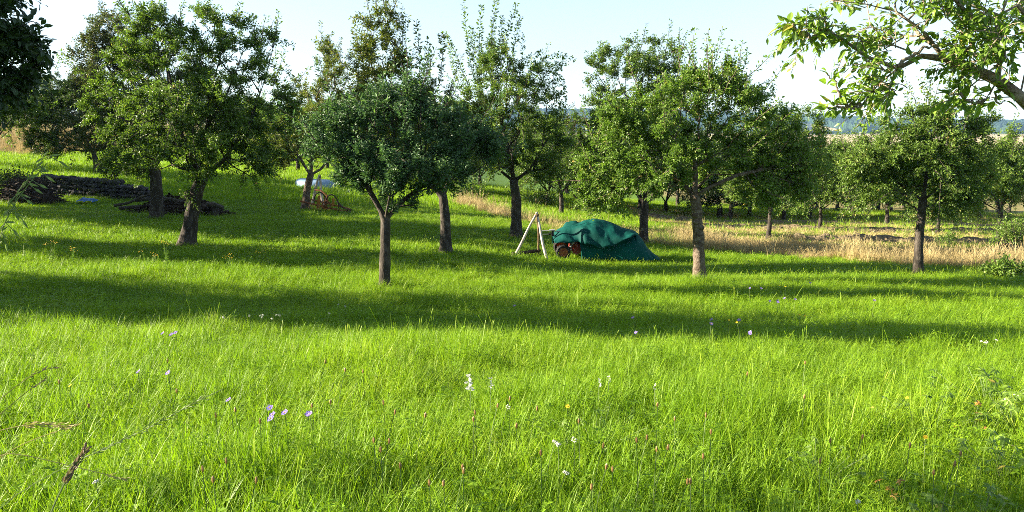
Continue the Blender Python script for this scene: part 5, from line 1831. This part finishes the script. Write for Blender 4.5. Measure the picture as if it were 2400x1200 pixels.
# white withered leaves
for k, (px, py, n_, lab) in enumerate([(1103, 902, 7, 'curved white withered leaf standing in the grass'), (1150, 901, 5, 'short white withered leaf right of the curved one'), (1404, 897, 4, 'left white withered leaf of the right hand pair'),
                                       (1426, 894, 4, 'right white withered leaf of the right hand pair'), (1535, 907, 3, 'small white withered leaf farthest right')]):
    p = hit(px, py, .30)
    g_ = gz(p[0], p[1])
    c = np.array([p[0], p[1], g_ + .30])
    tt_ = np.linspace(-1, 1, n_ * 2)
    sc_ = [.040, .024, .022, .018, .016][k]
    spine = c + np.c_[-sc_ * .35 * (1 - tt_ ** 2) * (1 if k in (0, 4) else -1), np.zeros(len(tt_)), sc_ * -tt_ * 1.25]
    D = np.c_[RS.uniform(-1, 1, len(tt_)), RS.uniform(-1, .2, len(tt_)), RS.uniform(-.4, .8, len(tt_))]
    v, f3, f4, own = leaves_mesh(spine, D, np.tile([[0, -1.0, .3]], (len(tt_), 1)), np.full(len(tt_), sc_ * .75), .55, 1)
    mb = MB()
    mb.add(v, f3, f4)
    mb.tube(np.array([[p[0], p[1], g_], spine[-1]]), .002, 4, m=1)
    n_f = sum(map(len, mb.F3)) + sum(map(len, mb.F4))
    tag(mb.build('withered_leaf', [M['white'], M['stalk_green']], attrs={'tint': ('FACE', RS.rand(n_f))}), lab, 'leaf')


# cranesbill leaf clumps at the right edge
def herb(px, py, n, rad_, hmax, size, mat, label, seed, fingers=5):
    rng = np.random.RandomState(seed)
    p = hit(px, py, .25)
    bs = np.array([p[0], p[1], gz(p[0], p[1])])
    root = thing('cranesbill_plant', label, 'plant', bs, 'leafy plants in the meadow')
    st_, P, D, N, S = MB(), [], [], [], []
    for k in range(n):
        a, r = rng.uniform(0, 6.28), rad_ * math.sqrt(rng.rand())
        hh_ = hmax * rng.uniform(.5, 1.05) * (1 - .35 * r / rad_)
        tp = bs + [r * math.cos(a), r * math.sin(a), hh_]
        s = np.linspace(0, 1, 4)[:, None]
        st_.tube(bs + (tp - bs) * s * [1, 1, 0] + np.array([0, 0, hh_]) * s ** .7, .0018, 3, cap=False)
        nr = np.array([rng.normal() * .35, rng.normal() * .35 - .2, 1])
        nr /= np.linalg.norm(nr)
        u = np.cross(nr, [1, .2, 0])
        u /= np.linalg.norm(u)
        w = np.cross(nr, u)
        a0 = rng.uniform(0, 6.28)
        for j in range(fingers):
            aa = a0 + (j - (fingers - 1) / 2) * 1.0
            P.append(tp)
            D.append(u * math.cos(aa) + w * math.sin(aa) - nr * .1)
            N.append(nr)
            S.append(size * (1 - .12 * abs(j - 2)) * rng.uniform(.85, 1.1))
    n_f = sum(map(len, st_.F4))
    st_.build('stems', M['stalk_green'], root, loc=bs, attrs={'tint': ('FACE', np.full(n_f, .4))})
    V, f3, f4, own = leaves_mesh(np.array(P), np.array(D), np.array(N), np.array(S), .5, 1, .15)
    ti = np.clip(rng.normal(.5, .2, len(P)), 0, 1)
    mesh_obj('leaves', V, [f3, f4], M[mat], root, loc=bs, attrs={'tint': ('FACE', ti[own])})


herb(2320, 915, 55, .45, .42, .052, 'leaf_pear', 'large leafy cranesbill clump at the right edge of the near meadow', 1)
herb(2385, 960, 40, .35, .40, .05, 'leaf_pear', 'leafy clump cut by the right picture edge', 2)
herb(2180, 950, 26, .35, .33, .05, 'leaf_pear', 'low leafy plant left of the large cranesbill clump', 3)
herb(2360, 1060, 30, .3, .34, .045, 'leaf_pear', 'leafy plant below the large clump at the right edge', 4)
herb(1400, 985, 26, .35, .30, .035, 'leaf_lime', 'small leaved herb patch in the middle of the near meadow', 5, 3)
herb(1920, 1060, 22, .3, .30, .035, 'leaf_lime', 'small leaved herb patch left of the orange leaves', 6, 3)
herb(2280, 972, 5, .08, .36, .035, 'orange_leaf', 'few orange withered leaves in the large clump', 7)
herb(2080, 1118, 4, .06, .34, .03, 'orange_leaf', 'small sprig of orange withered leaves near the bottom right', 8)
herb(2300, 1185, 24, .3, .34, .045, 'leaf_pear', 'leafy plant in the shade of the bottom right corner', 9)


# tall grass stalks close to the camera at the left edge
def stalk(label, pts, d, mat, rad_=.0012, head=None, spike=(), seed=0, root_px=None):
    """pts: stem in photo pixels at distance d from the first visible point up; rooted in the ground to the left"""
    rng = np.random.RandomState(seed)
    P = np.array([at(p[0], p[1], d + (p[2] if len(p) > 2 else 0)) for p in pts])
    b0 = P[0] + (P[0] - P[1]) / np.linalg.norm(P[1] - P[0]) * .15
    bx, by = P[0][0] - .22, P[0][1] + .05
    bs = np.array([bx, by, gz(bx, by)])
    ctl = np.r_[[bs, bs + [0.01, 0, .6 * (P[0][2] - bs[2])]], P]
    seg = np.r_[0, np.cumsum(np.linalg.norm(np.diff(ctl, axis=0), axis=1))]
    ss = np.linspace(0, seg[-1], 40)
    Q = np.c_[[np.interp(ss, seg, ctl[:, k]) for k in range(3)]].T
    for _ in range(3):
        Q[1:-1] = (Q[:-2] + 2 * Q[1:-1] + Q[2:]) / 4
    root = thing('grass_stalk', label, 'grass stalk', bs, 'tall grass stalks close by at the left')
    mb = MB()
    mb.tube(Q, np.linspace(rad_ * 1.3, rad_ * .6, 40), 5, cap=False)
    n_f = sum(map(len, mb.F4))
    mb.build('stem', M[mat], root, loc=bs, attrs={'tint': ('FACE', np.full(n_f, .5))})
    if head:
        f0, f1, n_, sl_, sw, sprd, hm = head
        Ps, Ds, Sz = [], [], []
        for k in range(n_):
            t = f0 + (f1 - f0) * (k + rng.rand() * .6) / n_
            q_ = t * 39
            i = min(int(q_), 38)
            p = Q[i] + (Q[i + 1] - Q[i]) * (q_ - i)
            tg = (Q[i + 1] - Q[i]) / (np.linalg.norm(Q[i + 1] - Q[i]) + 1e-9)
            rv = rng.normal(size=3)
            rv -= tg * (rv @ tg)
            rv /= np.linalg.norm(rv)
            Ps.append(p + rv * sprd * .3 * rng.rand())
            Ds.append(tg + rv * sprd * 30)
            Sz.append(sl_ * rng.uniform(.7, 1.2))
        V, f3, f4, own = leaves_mesh(np.array(Ps), np.array(Ds), rng.normal(size=(n_, 3)), np.array(Sz), sw, 1, .05)
        mesh_obj('seed_head', V, [f3, f4], M[hm], root, loc=bs, attrs={'tint': ('FACE', rng.rand(n_)[own])})
    for (px, py, dx, dy, n_, sl_) in spike:          # side branches carrying spikelets
        p0, p1 = at(px, py, d), at(px + dx, py + dy, d)
        t = np.linspace(0, 1, n_)[:, None]
        Pb = p0 + (p1 - p0) * t + np.array([0, 0, .012]) * t * (1 - t) * 4
        Db = np.gradient(Pb, axis=0) + rng.normal(size=Pb.shape) * .002
        V, f3, f4, own = leaves_mesh(Pb, Db, rng.normal(size=Pb.shape) * .4 + [0, -1, .5], np.full(n_, sl_), .24, 1, .05)
        mb = MB()
        mb.add(V, f3, f4)
        mb.tube(Pb, .0006, 3, cap=False)
        n_f = sum(map(len, mb.F3)) + sum(map(len, mb.F4))
        mb.build('spikelet', M['stalk_green'], root, loc=bs, attrs={'tint': ('FACE', rng.rand(n_f))})
    return root


stalk('tall pale green oat grass panicle arching up at the left edge', [(-30, 700), (0, 520), (40, 455), (75, 415), (110, 383)], 1.25, 'stalk_green', head=(.82, 1.0, 10, .016, .24, .02, 'stalk_green'),
      spike=[(40, 455, 40, -14, 4, .017), (55, 440, 35, -8, 3, .017), (62, 425, 45, -14, 4, .018), (85, 395, 50, -18, 4, .02), (25, 480, 35, -12, 4, .016), (20, 482, 17, 16, 3, .015), (8, 507, 45, 8, 4, .017), (0, 540, 30, -2, 3, .016), (-5, 555, 18, 14, 3, .017), (75, 412, 20, -22, 3, .017)], seed=1)
stalk('thin bent grass stalk with dark drooping tip, upper of the near left stalks', [(-40, 960), (30, 915), (80, 868), (100, 852), (125, 849), (142, 860)], 1.5, 'stalk_straw', head=(.94, 1.0, 10, .012, .3, .012, 'seed_dark'), seed=2)
stalk('thin straw stalk with small dark head below the drooping one', [(-40, 1000), (40, 940), (85, 892), (110, 886)], 1.5, 'stalk_straw', head=(.965, 1.0, 8, .01, .3, .01, 'seed_dark'), seed=3)
stalk('leaning cocksfoot stalk with thick dark purple seed head', [(100, 1260), (118, 1195), (140, 1140), (165, 1105), (202, 1052)], 1.0, 'stalk_green', rad_=.002, head=(.95, 1.0, 80, .0105, .32, .009, 'seed_dark'), seed=4)
stalk('long arching grass panicle of grey green reaching farthest to the right', [(-20, 1190), (120, 1110), (210, 1065), (330, 1015), (430, 955), (522, 912)], 1.15, 'stalk_green', rad_=.0009, head=(.80, .98, 70, .012, .2, .012, 'stalk_green'), seed=5)
stalk('nearly level straw stalk with fluffy grey head at the left edge', [(-60, 1020), (0, 1004), (60, 994), (120, 988), (170, 1000)], 1.3, 'stalk_straw', head=(.93, 1.0, 40, .013, .25, .012, 'stalk_straw'), seed=6)
stalk('straight yellow stalk rising from the lower left corner', [(-30, 1080), (60, 1035), (120, 1012), (182, 996)], 1.2, 'stalk_straw', rad_=.001, head=(.96, 1.0, 8, .012, .2, .008, 'stalk_straw'), seed=7)
stalk('yellow straw stalk crossing behind the dark seed head', [(-20, 1040), (60, 1068), (160, 1090), (300, 1125)], 1.25, 'stalk_straw', rad_=.001, head=(.97, 1.0, 8, .012, .2, .008, 'stalk_straw'), seed=8)


# ------------------------------------------------------------------ the air: far things fade to pale blue
hz = bpy.data.materials.new('haze')
hz.use_nodes = True
ht = hz.node_tree
ht.nodes.remove(ht.nodes['Principled BSDF'])
pv = ht.nodes.new('ShaderNodeVolumePrincipled')
pv.inputs['Color'].default_value = (.36, .62, 1.0, 1)
pv.inputs['Density'].default_value = 0.00010
pv.inputs['Anisotropy'].default_value = 0.0
ht.links.new(pv.outputs[0], ht.nodes['Material Output'].inputs['Volume'])
hz.cycles.volume_sampling = 'DISTANCE'
hb_ = MB()
hb_.box((0, 0, 25), (7600, 7600, 130))
ho = hb_.build('haze', hz)
ho['kind'] = 'stuff'
tag(ho, 'thin pale summer haze over the valley', 'haze')
